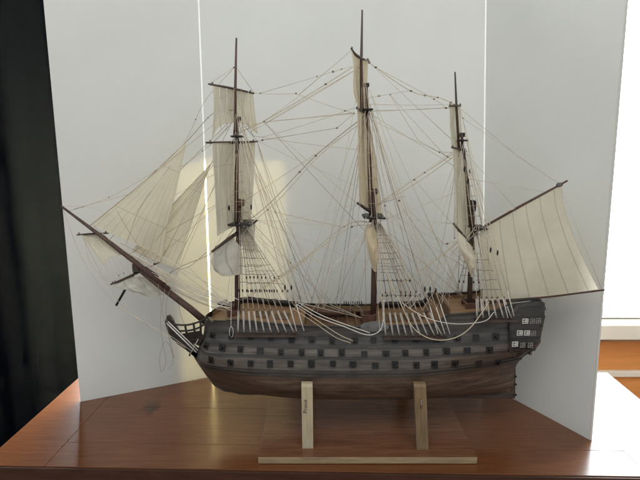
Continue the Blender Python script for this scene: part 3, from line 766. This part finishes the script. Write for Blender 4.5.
sail('topsail', [(357.4, 109.5, -.052), (362, 112, -.012), (368.5, 114, .045)], [(368.5, 114, .045), (376, 165, .05), (381.5, 217.5, .058)], [(359.3, 204, -.068), (369, 209.5, -.01), (381.5, 217.5, .058)], [(357.4, 109.5, -.052), (358.6, 160, -.07), (359.3, 204, -.068)], (-.012, -.004, 0), 'sail_tan', 'large tan topsail at the mainmast seen at a steep angle', seed=6)
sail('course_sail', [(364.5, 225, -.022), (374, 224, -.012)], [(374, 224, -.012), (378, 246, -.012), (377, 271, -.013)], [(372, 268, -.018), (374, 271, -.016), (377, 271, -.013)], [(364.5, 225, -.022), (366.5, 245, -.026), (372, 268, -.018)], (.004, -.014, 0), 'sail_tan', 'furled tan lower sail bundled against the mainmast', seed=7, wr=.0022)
sail('topgallant_sail', [(449.5, 107, -.033), (460, 106.5, .025)], [(460, 106.5, .025), (461, 125, .03), (463, 149, .033)], [(451.6, 147, -.042), (457, 148.5, -.01), (463, 149, .033)], [(449.5, 107, -.033), (450.6, 125, -.036), (451.6, 147, -.042)], (-.008, 0, 0), 'sail', 'narrow cream upper sail at the mizzenmast', seed=8)
sail('topsail', [(452.5, 149, -.042), (463, 151.5, .03)], [(463, 151.5, .03), (468, 185, .035), (473.5, 247.5, .038)], [(455, 225, -.057), (463.5, 236, -.012), (473.5, 247.5, .038)], [(452.5, 149, -.042), (455.5, 190, -.055), (455, 225, -.057)], (-.008, -.004, 0), 'sail', 'tall cream topsail at the mizzenmast', seed=9)
sail('course_sail', [(456.5, 229, -.052), (472, 247, -.01)], [(472, 247, -.01), (475, 262, -.012), (473.5, 278, -.014)], [(467.5, 268, -.03), (470, 275, -.02), (473.5, 278, -.014)], [(456.5, 229, -.052), (459.5, 248, -.05), (467.5, 268, -.03)], (.002, -.014, 0), 'sail', 'hanging folds of cream cloth under the lowest mizzen yard', seed=10, wr=.003)
sail('spanker_sail', [(480.5, 230.5, -.014), (520, 208, -.043), (561, 185.5, -.074)], [(561, 185.5, -.074), (564.5, 208, -.077), (578.5, 248, -.083), (598.5, 289.5, -.088)], [(483, 300.5, -.014), (540, 296, -.05), (598.5, 289.5, -.088)], [(480.5, 230.5, -.014), (481, 260, -.014), (483, 300.5, -.014)], (.0, -.008, 0), 'sail_spanker', 'large four sided fore and aft sail between gaff and boom', seed=11, n=30, wr=.0005)
sail('jib', [(184.5, 143.5, -.004), (186, 143.5, -.004)], [(186, 143.5, -.004), (176, 190, -.012), (167, 226, -.014), (162, 256, -.012)], [(92, 224.5, -.006), (118, 236, -.010), (162, 256, -.012)], [(184.5, 143.5, -.004), (159, 169, -.004), (127, 196, -.005), (92, 224.5, -.006)], (0, -.006, 0), 'sail_jib', 'large outer three cornered sail above the bowsprit', seed=12, n=28, wr=.0004)
sail('jib', [(208.5, 166.5, .004), (209.5, 166.5, .004)], [(209.5, 166.5, .004), (200, 196, .006), (189, 232, .008), (177.5, 268, .006)], [(132.5, 250.5, .004), (150, 258.5, .004), (177.5, 268, .006)], [(208.5, 166.5, .004), (184, 192, .004), (158, 221, .004), (132.5, 250.5, .004)], (0, -.004, 0), 'sail_jib', 'inner three cornered sail nearest the foremast', seed=13, n=28, wr=.0004)
sail('spritsail', [(81, 235, -.022), (101, 233.8, .012)], [(101, 233.8, .012), (110, 243, .01), (123.5, 254.5, 0)], [(104, 265.5, -.02), (111, 257, -.012), (123.5, 254.5, 0)], [(81, 235, -.022), (94, 251, -.024), (104, 265.5, -.02)], (-.006, -.006, 0), 'sail', 'small sail slung under the outer end of the bowsprit', seed=14)
sail('spritsail', [(114, 286, -.045), (127, 277.5, -.02), (147, 277.5, .02)], [(147, 277.5, .02), (155, 285, .02), (163, 294.5, .022)], [(136, 291.5, -.02), (150, 296, 0), (163, 294.5, .022)], [(114, 286, -.045), (124, 289.5, -.035), (136, 291.5, -.02)], (-.002, -.012, 0), 'sail_pale', 'small stained sail with holes of shadow under the bowsprit heel', seed=15, wr=.002)
bpy.data.objects['spritsail.001']['label'] = 'small crumpled pale sail under the middle of the bowsprit'
sail('staysail', [(150, 275, 0), (160, 269, 0)], [(160, 269, 0), (166, 274, -.004), (171, 281, -.006)], [(157, 285, 0), (164, 284, -.004), (171, 281, -.006)], [(150, 275, 0), (153, 280, 0), (157, 285, 0)], (0, -.006, 0), 'sail', 'folded scrap of sail lying on the bowsprit', n=12, seed=16)

# ------------------------------------------------------------------ rigging
LINES = []
def pix(q):
    d = V(q)-V((0, 0, H)); zc = d.dot(FW); return 320+F*d.x/zc, 240-F*d.dot(UP)/zc
def nearest(px, py, lim):
    best, bd_ = None, lim*lim
    for L in LINES:
        for (x0, y0, a), (x1, y1, b_) in zip(L, L[1:]):
            dx, dy = x1-x0, y1-y0; k = dx*dx+dy*dy
            t = min(max(((px-x0)*dx+(py-y0)*dy)/k, 0), 1) if k > 1e-9 else 0
            d2 = (x0+t*dx-px)**2+(y0+t*dy-py)**2
            if d2 < bd_: best, bd_ = a.lerp(b_, t), d2
    return best
def rope(name, pts, r=.00042, m='rope', sag=0.0, parent=SHIP, raw=False):
    q = [V(a) if raw else P(*a) for a in pts]
    if len(q) == 2 and not raw and name in ('brace', 'vang', 'halyard', 'running_line', 'lift', 'sheet'):
        for k in (0, 1):
            z = nearest(*pix(q[k]), 6.0)
            if z is not None: q[k] = z
    if len(q) == 2:
        a, b = q; k = 10 if sag else 2
        q = [a.lerp(b, i/k)-V((0, 0, sag*4*(i/k)*(1-i/k))) for i in range(k+1)]
    elif len(q) > 2: q = curve(q, 8)
    LINES.append([(*pix(p_), p_) for p_ in q]); r = r*(.78 if name == 'slack_rope' else 1.18)
    mb = MB(); mb.tube(q, r, 5); return mb.build(name, M[m], parent)
def block(px, py, dy=0.0, r=.0022, m='block', sc=(1.25, .8, .9), parent=SHIP):
    z = nearest(px, py, 16.0)
    if z is None: return
    mb = MB(); mb.ball(z, r*.68, sc=sc, nu=7, nv=5); return mb.build('block', M[m], parent)
# shrouds with deadeyes, lanyards and ratlines, both sides
def gang(top_px, tops_dx, feet_px, foot_y, chan_y, fracs_dead, rat_t, ch_dx=(-3, 4), hbw=.074, lan_t=.80, thick=.0010):
    feet = []
    for k, fx in enumerate(feet_px):
        q = on_hull(fx, foot_y+4); q = P(fx, foot_y, q.y-Y0-.007); feet.append(q)
    n = len(feet); tops = [P(top_px[0]+tops_dx*i/(n-1), top_px[1]) for i in range(n)]
    for side in (-1, 1):
        lines = []
        for a, b in zip(tops, feet):
            b2 = V((b.x, Y0+side*abs(b.y-Y0), b.z)); a2 = V((a.x, Y0+side*.006, a.z)); lines.append((a2, b2))
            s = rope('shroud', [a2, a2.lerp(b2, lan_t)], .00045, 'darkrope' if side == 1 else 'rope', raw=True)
            m2 = a2.lerp(b2, lan_t)
            off = V((.0012, 0, 0))
            for w_ in (-1, 1):
                ln = MB(); ln.tube([m2+off*w_*.8, b2+off*w_*.5], thick*.52, 5); ln.build('lanyard', M['white_rope'], s)
            for t_, rr in ((lan_t, .0023), (1.0, .0024)):
                dmb = MB(); dmb.ball(a2.lerp(b2, t_), rr, sc=(.8, .7, 1.15), nu=7, nv=5); dmb.build('deadeye', M['block'], s)
            for t_ in fracs_dead:
                dmb = MB(); dmb.ball(a2.lerp(b2, t_), .0022, sc=(.6, .6, 1.5), nu=6, nv=5); dmb.build('deadeye', M['black'], s)
        for (t_, i0, i1) in rat_t:
            i1 = min(i1, n-1); pts = [l_[0].lerp(l_[1], t_+random.uniform(-.006, .006)) for l_ in lines[i0:i1+1]]
            if len(pts) < 2: continue
            mb = MB(); mb.tube(pts, .00050 if side == -1 else .0004, 5); mb.build('ratline', M['ratline'], SHIP)
        # channel board the shrouds are set up on
        ch = MB(); e0, e1 = feet_px[0]+ch_dx[0], feet_px[-1]+ch_dx[1]; a = []; c_ = []
        for i in range(12):
            x_ = e0+(e1-e0)*i/11; h0 = on_hull(x_, chan_y); q = P(x_, chan_y, h0.y-Y0)
            yb_, yo_ = abs(h0.y-Y0)-.002, abs(h0.y-Y0)+.011
            a.append(V((q.x, Y0+side*yb_, q.z))); c_.append(V((q.x, Y0+side*yo_, q.z)))
        dz = V((0, 0, .0028)); ch.grid([a, c_, [q+dz for q in c_], [q+dz for q in a], a]); ch.build('channel', M['channel'], SHIP, False)
gang((240.5, 227), 4, [238, 244, 250.5, 257, 264, 271, 278.5, 286, 293.5], 331.5, 335, (.62,), [(t, 0, 8) for t in (.14, .22, .30, .38, .46, .54, .70)])
gang((375.5, 224), 5, [385.6, 392.8, 399.3, 406, 413, 420, 427, 434.2, 441.6], 334.5, 337.5, (.655,), [(.17, 0, 8), (.27, 0, 8), (.39, 0, 8), (.52, 0, 8), (.655, 0, 8), (.10, 0, 8), (.33, 1, 6), (.45, 0, 5)])
gang((474, 232), 4, [477, 483, 489.5, 496.3, 503.3, 511], 317, 320, (), [(.33, 0, 5), (.46, 0, 5), (.57, 0, 5), (.68, 0, 5)], lan_t=.78)
# backstays
def backstay(t, f, dead, dy=-.078):
    s = rope('backstay', [(t[0], t[1], -.006), (f[0], f[1], dy)], .00045, 'rope')
    a, b = P(t[0], t[1], -.006), P(f[0], f[1], dy); q = a.lerp(b, dead)
    mb = MB(); mb.ball(q, .0024, sc=(.65, .7, 2.0), nu=7, nv=5); mb.build('deadeye', M['black'], s)
    mb = MB(); mb.tube([a.lerp(b, .88), b], .0009, 5); mb.build('lanyard', M['white_rope'], s)
for a in (((241, 122), (296.5, 331), .795), ((243, 122), (304, 331), .795), ((371, 112), (445, 334), .80), ((369, 88), (450, 334), .825), ((373, 112), (438, 334), .80), ((463, 142), (508, 318), .62), ((460, 108), (514, 316), .70)): backstay(*a)
for a, f in (((241, 122), (298, 331)), ((371, 112), (447, 334)), ((463, 142), (509, 318))):
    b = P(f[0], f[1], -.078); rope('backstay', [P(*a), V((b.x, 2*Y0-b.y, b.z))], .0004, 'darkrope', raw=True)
# topmast shrouds
for (x0, x1, yb_, xt, yt, hw) in ((229, 250, 222, 237.5, 137, .028), (366, 383, 216, 367, 111, .028), (468, 482, 226, 462, 141, .020), (233, 241, 137, 236, 86, .016), (362, 369, 110, 361.7, 58, .016)):
    for sd in (-1, 1):
        L = []
        for k in range(4):
            a = (x0+(x1-x0)*k/3, yb_, sd*hw); rope('topmast_shroud', [a, (xt, yt, sd*.003)], .00036, 'rope'); L.append((P(*a), P(xt, yt, sd*.003)))
        if hw > .017:
            for t_ in (.12, .24, .36, .48, .6):
                mb = MB(); mb.tube([l_[0].lerp(l_[1], t_) for l_ in L], .00036, 5); mb.build('ratline', M['darkrope'], SHIP)
    for k in range(3):      # futtock lines under the tops
        rope('futtock_shroud', [(x0+(x1-x0)*k/2, yb_+1, -hw), (xt+.5+k, yb_+18, -.004)], .0004, 'white_rope')
S = lambda *a, **k: rope('stay', *a, **k)
# fore stays down to the bowsprit
S([(235.5, 66), (205, 101), (184.5, 142), (158, 168.5), (112, 196), (68, 211.5, -.004)], .00042, 'rope')
S([(235, 110), (213, 113.5), (185, 143), (128, 196), (90, 225.5, -.006)], .0005, 'darkrope')
S([(234, 120), (210, 145), (150, 186), (74, 209, -.004)], .0004)
S([(237, 137), (209, 166), (160, 219), (133.5, 252)], .0006, 'rope')
S([(238, 224), (213, 252), (180, 267), (158, 281)], .0006, 'darkrope', sag=0)
S([(209, 251, -.076), (177, 269, -.02), (120, 243, -.006)], .0004, 'darkrope')
for a, b, sg, m_ in (((108, 241), (231, 306, -.02), .010, 'rope'), ((128, 256), (232, 308, -.02), .006, 'white_rope'), ((140, 268), (231, 309, -.02), .010, 'white_rope'),
                     ((148, 275), (231, 311, -.02), .007, 'white_rope'), ((120, 250), (230, 305, .01), .004, 'rope'), ((160, 283), (230, 312, -.01), .008, 'rope'),
                     ((154, 251, -.014), (228, 304, -.01), .003, 'rope'), ((177, 267, -.006), (226, 303, -.01), .003, 'white_rope'), ((168, 291), (226, 313, 0), .004, 'darkrope'),
                     ((95, 228), (205, 303, -.01), .013, 'darkrope'), ((148, 247), (236, 300, -.02), .003, 'white_rope'), ((188, 266), (232, 305, -.02), .002, 'white_rope'), ((118, 250, .006), (170, 290, .006), .003, 'white_rope')):
    rope('sheet', [a, b], .00045 if m_ != 'white_rope' else .00055, m_, sag=sg)
# bobstays and head gear
rope('bobstay', [(80, 232, -.02), (104, 278, -.012), (128, 312, -.008), (166, 333, -.006), (193, 352, -.005)], .0004, 'rope')
rope('bobstay', [(116.5, 305), (150, 326, -.006), (186, 348, -.006)], .0005, 'rope')
rope('bobstay', [(62, 207), (84, 262), (116, 305)], .00036, 'rope')
rope('bobstay', [(166.5, 323, -.008), (196.5, 352.5, -.02)], .0011, 'white_rope'); rope('bobstay', [(168, 321.5, -.007), (198, 350.5, -.02)], .0009, 'white_rope')
rope('bobstay', [(199.5, 337, -.022), (189.5, 355, -.008)], .0007, 'white_rope'); rope('bobstay', [(178, 300), (183, 322, -.006), (194, 345, -.006)], .0004, 'darkrope')
block(188.2, 353.5, -.008, .0028, 'black', (.8, .8, 1.3)); block(188.2, 358.4, -.008, .0026, 'black', (.8, .8, 1.6))
# loose tangled twine hanging off the bowsprit
rope('loose_twine', [(165, 289, -.01), (160.5, 318, -.014), (163, 345, -.014), (166, 362, -.013), (161, 371.5, -.013), (160, 355, -.012), (165, 342, -.012), (171, 348, -.012), (173, 362, -.011), (168, 369, -.011)], .00034, 'darkrope')
rope('loose_twine', [(158, 284, -.01), (163, 315, -.012), (170, 340, -.012), (174, 358, -.012), (170, 344, -.011), (166, 310, -.01), (169, 292, -.01)], .0003, 'darkrope')
rope('loose_twine', [(84, 238, -.02), (90, 262, -.02), (103, 276, -.02), (110, 284, -.04)], .0003, 'rope')
for k in range(6):
    rope('lacing', [(102+k*4.2, 264-k*2.0, -.02+k*.003), (108+k*8, 282+k*1.6, -.03+k*.01)], .0003, 'white_rope')
for a in ((115, 281, -.04), (121, 274, -.02), (126, 272, -.01), (130, 287, -.03), (147, 286, -.01), (121, 289, -.04), (152, 291, 0), (164, 277, 0), (170, 272, 0), (83, 207, -.005), (106.5, 192.5), (157, 173), (159, 178, -.01), (201, 149), (192, 118, -.02), (209, 119, -.02)): block(*a, r=.0016)
rope('lift', [(62, 206), (88, 207, -.005), (110, 215, -.012)], .00034)
rope('halyard', [(117, 211, -.014), (128, 230, -.014), (150, 262, -.01)], .0003, 'darkrope'); rope('halyard', [(170, 166, -.01), (140, 208, -.016), (126, 245, -.012)], .0003, 'darkrope')
rope('halyard', [(205, 180, -.01), (176, 214, -.016), (140, 262, -.01)], .0003, 'darkrope')
# lifts, halyards and braces of the foremast
for a, b in (((233.5, 66), (209, 84, -.052)), ((237, 66), (254, 93, .05)), ((237, 117), (206, 142, -.062)), ((238, 117), (257, 141, .055)), ((239, 200), (212, 251, -.075)), ((240, 200), (257, 220, .06)),
             ((235.2, 88, -.01), (235.2, 150, -.012)), ((238, 142, -.012), (238, 224, -.014)), ((233, 143, -.014), (233.5, 222, -.014)), ((241, 143, -.012), (242, 222, -.012)), ((239.5, 120, -.01), (254, 142, .05)), ((240, 100, -.008), (257, 134, .05))):
    rope('lift', [a, b], .00038, 'white_rope' if a[1] > 80 and abs(a[0]-b[0]) < 4 else 'rope')
for a, b, k, m_ in (((254, 93, .05), (296, 93.5), 2, 'rope'), ((296, 93.5), (354, 113.5, -.01), 2, 'rope'), ((260, 92, .05), (352, 66, -.01), 0, 'rope'),
                    ((264, 122, .02), (352, 113), 0, 'rope'), ((264, 124, .02), (356, 117), 0, 'rope'), ((257, 141, .055), (337, 128), 0, 'rope'), ((337, 128), (356, 116), 0, 'rope'),
                    ((264, 122, .02), (366, 236), 2, 'darkrope'), ((240, 128), (264, 121.5, .02), 0, 'cream_rope'), ((264, 122), (360, 206), 2, 'rope'), ((262, 137, .05), (337, 128), 0, 'rope'),
                    ((257, 221, .06), (345, 227), 0, 'rope'), ((268, 211), (344, 225), 2, 'rope'), ((275, 213), (340, 226), 0, 'rope'), ((256, 143, .055), (302, 306, .05), 0, 'rope'), ((258, 142, .055), (310, 308, .05), 0, 'darkrope'),
                    ((268, 211, .02), (290, 305, .01), 0, 'rope'), ((255, 144, .05), (322, 308, .05), 0, 'rope')):
    rope('brace', [a, b], .00036, m_, sag=.0006*k)
# main stays
S([(363, 60), (264, 121)], .00055, 'cream_rope', sag=.002); S([(362, 66), (304, 100), (265, 123.5)], .00045, 'cream_rope'); S([(264, 121.5), (238, 133)], .0006, 'cream_rope')
S([(367, 114), (316, 155.5), (270, 203), (241, 226)], .0006, 'darkrope'); S([(367, 118), (318, 157), (272, 206), (212, 252.5)], .0006, 'rope')
S([(373, 222), (345, 226), (290, 270), (242, 300)], .0007, 'cream_rope'); S([(373, 226), (347, 229), (295, 268), (262, 290)], .0005, 'cream_rope')
# mizzen stays
S([(456, 105), (440, 98), (410, 90.5), (364, 59)], .0005, 'cream_rope'); S([(456, 107), (446, 108), (434, 99), (375, 67)], .0004, 'rope')
S([(462, 146), (450, 156), (415, 179), (380, 203)], .00055, 'cream_rope'); S([(462, 149), (452, 158), (418, 182), (377, 206)], .0005, 'cream_rope')
S([(472, 230), (437, 259), (396, 288), (380, 300)], .0009, 'cream_rope')
for a, b, k, m_ in (((367, 98), (410, 91), 0, 'rope'), ((390, 94.6), (418, 140), 1, 'rope'), ((418, 140), (452, 160), 0, 'rope'), ((376, 122), (438, 155), 0, 'rope'), ((438, 155), (453, 150), 0, 'rope'), ((390, 94.6), (446, 155), 2, 'rope'),
                    ((415, 180), (456, 228), 1, 'rope'), ((384, 205), (405, 196), 0, 'darkrope'), ((398, 201), (462, 262), 1, 'rope'), ((384, 208), (448, 240), 2, 'rope'), ((446, 243), (458, 238), 0, 'rope'),
                    ((376, 226), (466, 300, .01), 2, 'rope'), ((392, 210), (466, 302), 1, 'rope'), ((404, 208), (462, 303, -.01), 1, 'darkrope'), ((376, 220), (466, 304), 0, 'darkrope'),
                    ((369, 104), (455, 104), 2, 'rope'), ((370, 110), (456, 110), 3, 'rope'), ((410, 180), (462, 288), 1, 'rope'), ((372, 92), (462, 300, .01), 0, 'rope')):
    rope('brace', [a, b], .00036, m_, sag=.0006*k)
# mizzen, gaff and boom gear
for a, b, k, m_ in (((458, 106), (519, 157), 0, 'rope'), ((519, 157), (560, 184, -.072), 0, 'rope'), ((462, 118), (556, 182.5, -.07), 1, 'rope'), ((463, 150), (516, 208.5, -.04), 0, 'rope'), ((463, 178), (545, 192, -.06), 0, 'rope'), ((484, 220), (515, 209, -.04), 0, 'rope'),
                    ((462, 120), (480, 226), 0, 'white_rope'), ((464, 140), (482, 200), 0, 'white_rope'), ((477, 180), (490, 232), 0, 'white_rope'), ((475, 205), (477, 300), 0, 'white_rope'), ((478, 210), (479, 303), 0, 'white_rope'), ((481, 232, -.02), (484, 300, -.03), 0, 'white_rope'),
                    ((487, 232), (492, 258, -.01), 0, 'white_rope'), ((602, 290, -.09), (563, 184, -.075), 0, 'rope'), ((592, 291.5, -.084), (544, 299, -.03), 0, 'rope'), ((470, 232), (474, 248, .04), 0, 'rope'), ((512, 303, -.03), (545, 298, -.02), 1, 'white_rope')):
    rope('vang', [a, b], .00036, m_, sag=.0006*k)
for k in range(4): rope('boom_lashing', [(478+k*2.5, 296, -.02), (479+k*2.5, 314, -.05)], .0006, 'white_rope')
# heavy slack ropes over the side
rope('slack_rope', [(380.5, 256, -.03), (388, 276, -.05), (399, 300, -.072), (412, 326, -.085), (426, 337, -.09), (441, 340.2, -.09), (457, 337, -.09), (470, 328, -.088), (481, 314, -.075), (489, 302, -.06)], .00105, 'cream_rope')
rope('slack_rope', [(396, 298, -.066), (412, 310, -.078), (430, 319, -.084), (450, 323.5, -.086), (470, 323.5, -.084), (486, 320.5, -.08), (494, 312, -.07)], .0008, 'white_rope')
rope('slack_rope', [(296, 304, -.05), (318, 317, -.068), (345, 327, -.08), (363, 334, -.085), (373, 334.5, -.085), (381, 329, -.082), (383.5, 316, -.078), (384, 300, -.07)], .0010, 'white_rope')
rope('slack_rope', [(299, 303, -.05), (322, 315.5, -.068), (350, 326, -.08), (370, 333, -.085)], .0009, 'white_rope')
rope('slack_rope', [(294, 305, -.05), (315, 319, -.07), (338, 334, -.088), (353, 341, -.092)], .0008, 'cream_rope'); rope('slack_rope', [(292, 308, -.05), (312, 321, -.07), (335, 337, -.09), (351, 343, -.092)], .0007, 'cream_rope')
rope('slack_rope', [(232, 268, -.03), (231.4, 300, -.05), (231, 326, -.066)], .0006, 'white_rope')
rope('slack_rope', [(231, 326, -.066), (229.6, 330, -.067), (229.6, 335, -.067), (231.3, 337.3, -.067), (233, 335, -.067), (233, 330, -.067), (231.4, 326, -.066)], .0007, 'white_rope')
for a, b in (((296, 302, -.04), (362, 318, -.02)), ((296, 290, .02), (364, 316, -.01)), ((300, 296, .02), (366, 314, 0)), ((315, 258, .02), (364, 312, 0)), ((290, 270, .02), (360, 308, .02)), ((300, 240, .02), (366, 305, .01)), ((374, 240), (352, 300, .03)), ((376, 232, -.01), (380, 318, -.05)), ((378, 232, -.01), (383, 320, -.06)), ((372, 272, -.01), (379, 330, -.07)), ((247, 232, -.01), (246, 300, -.05)), ((233, 275, -.01), (234, 312, -.03)), ((239, 275, -.01), (238, 312, -.03)), ((268, 283, .02), (340, 234, .02))):
    rope('running_line', [a, b], .00036, 'rope')
rr = random.Random(3)
for k in range(16):                                    # thin running lines to the rails and tops
    a = rr.choice([(368, 116), (374, 222), (374, 216), (362, 66), (463, 146), (474, 230), (239, 212), (237, 138)]); x_ = a[0]+rr.uniform(-70, 60); x_ = min(max(x_, 226), 500)
    rope('running_line', [a, (x_, rr.uniform(300, 312), rr.choice((-.055, .055)))], .00028, rr.choice(('rope', 'rope', 'darkrope')))
for a in ((332, 67), (318, 78.5), (296, 93.5), (264, 121.5, .02), (345, 111), (355, 113.5), (337, 128), (315, 155), (298, 170.5), (262, 137.5, .05), (260, 92, .05), (268, 210.5), (275, 213), (344, 226), (352, 227), (379, 96), (390, 94.6), (376, 67), (411, 91), (425, 95), (434, 99), (438, 96), (446, 108), (464, 117), (438, 155), (447, 157), (424, 171.5), (414, 179.5), (398, 201), (447, 243), (454, 238), (484, 238.5, -.01), (290, 262), (274, 281, -.01), (233, 66), (231, 109, -.01), (371, 60), (384, 206), (361, 33), (455, 94), (323, 80), (340, 63)):
    block(*a, r=.0021 if rr.random() < .6 else .0027, m=rr.choice(('block', 'block', 'paleblock')))
for (sx, sy, x0, x1, yy, k_) in ((238, 125, 262, 335, 306, 8), (240, 214, 252, 345, 306, 8), (368, 105, 392, 452, 312, 5), (367, 108, 292, 360, 308, 7), (375, 218, 392, 464, 306, 7), (372, 220, 285, 362, 308, 7), (462, 140, 484, 514, 306, 5), (470, 228, 396, 462, 308, 6), (461, 142, 400, 462, 306, 5), (374, 160, 392, 440, 310, 4)):
    for k in range(k_):
        sd = rr.choice((-1, -1, 1))
        rope('running_line', [(sx+rr.uniform(-2, 2), sy+rr.uniform(-8, 8)), (x0+(x1-x0)*(k+rr.uniform(.1, .9))/k_, yy+rr.uniform(-4, 4), sd*.055)], .00036, rr.choice(('rope', 'white_rope', 'cream_rope', 'darkrope')), sag=rr.choice((0, 0, .003)))
for k in range(9):                                     # lines from the foremast out along the bowsprit
    t_ = (k+rr.random())/9; rope('halyard', [(236+rr.uniform(-2, 2), rr.choice((112, 135, 165, 190, 215))+rr.uniform(-5, 5)), (84+t_*95, 223+t_*76, rr.uniform(-.012, .012))], .00034, rr.choice(('rope', 'darkrope', 'cream_rope')), sag=rr.choice((0, .003)))
for k in range(9):
    rope('sheet', [(100+k*9+rr.uniform(-4, 4), 234+k*6.6+rr.uniform(-3, 3), rr.uniform(-.01, .01)), (229+rr.uniform(-4, 5), 303+rr.uniform(-4, 8), rr.choice((-.03, -.02, .02)))], .0004, rr.choice(('white_rope', 'rope', 'cream_rope')), sag=rr.uniform(.002, .010))
for (x0, x1, y0, y1) in ((214, 254, 144, 226), (216, 252, 88, 130), (359, 378, 115, 208), (453, 470, 150, 238)):      # buntlines down the faces of the square sails
    for k in range(5):
        x_ = x0+(x1-x0)*(k+.5)/5; rope('buntline', [(x_, y0, -.062+.1*k/5), (x_+rr.uniform(-1, 2), y1, -.068+.1*k/5)], .0003, rr.choice(('rope', 'white_rope', 'darkrope')))
for a, b in (((264, 121.5, .02), (300, 97)), ((250, 132), (352, 72)), ((257, 134, .05), (366, 150)), ((255, 142, .05), (366, 190)), ((257, 221, .06), (366, 262)), ((371, 62, .03), (452, 140)), ((369, 113, .05), (460, 170)), ((383, 217, .06), (470, 270)), ((383, 217, .06), (452, 224, -.05)), ((368, 112, .04), (450, 107, -.03)), ((352, 50, -.05), (300, 92)), ((357, 108, -.055), (262, 137)), ((358, 204, -.07), (270, 222)), ((358, 204, -.07), (262, 284, -.05)), ((240, 205), (346, 136)), ((376, 205), (452, 150)), ((374, 224), (462, 190))):
    rope('brace', [a, b], .00036, rr.choice(('rope', 'cream_rope', 'white_rope')), sag=rr.choice((0, .002)))
# belaying pins along the rails
for k in range(9):
    x_ = 344+k*2.2; mb = MB(); q = P(x_, 304.5, .055); mb.tube([q, q+V((0, 0, .006))], [.0008, .0011], 6); mb.build('belaying_pin', M['black'], SHIP)

# ------------------------------------------------------------------ light
W = bpy.data.worlds.new('World'); SC.world = W; W.use_nodes = True
bg = W.node_tree.nodes['Background']; bg.inputs[0].default_value = (.765, .86, .955, 1); bg.inputs[1].default_value = .55
def area(name, loc, target, sx, sy, power, col, spread=180):
    L = bpy.data.lights.new(name, 'AREA'); L.shape = 'RECTANGLE'; L.size = sx; L.size_y = sy; L.energy = power; L.color = col; L.spread = R(spread)
    o = bpy.data.objects.new(name, L); COL.objects.link(o); o.location = loc
    d = V(target)-V(loc); o.rotation_euler = d.to_track_quat('-Z', 'Y').to_euler(); return o
area('room_fill', (-.05, -.7, 2.2), (0, .9, .35), 1.8, 1.4, 23, (1.0, .955, .86))  # unseen soft area light added as ambient fill from the camera side
# low sun coming through the window on to the back of the board
z1 = P(285, 155, 1.10-Y0).z
xa, xb = -.295, P(285, 200, 1.10-Y0).x
el = R(38); xm, zm, ym = (xa+xb)/2, z1/2+.003, 1.095
area('sun_through_window', (xm, ym+.42*math.cos(el), zm+.42*math.sin(el)), (xm, ym, zm), xb-xa, (z1-.004)*math.cos(el), 190.0, (1.0, .78, .32), 2.4)

# ------------------------------------------------------------------ camera and output
cam = bpy.data.cameras.new('camera'); co = bpy.data.objects.new('camera', cam); COL.objects.link(co)
co.location = (0, 0, H); co.rotation_euler = (R(90)-PITCH, 0, 0)
cam.sensor_width = 36; cam.lens = 36*F/640; cam.clip_start = .01; cam.clip_end = 100
SC.camera = co
SC.view_settings.view_transform = 'Standard'; SC.view_settings.look = 'None'; SC.view_settings.exposure = 0; SC.view_settings.gamma = 1
SC.cycles.max_bounces = 8
SC.cycles.use_denoising = True
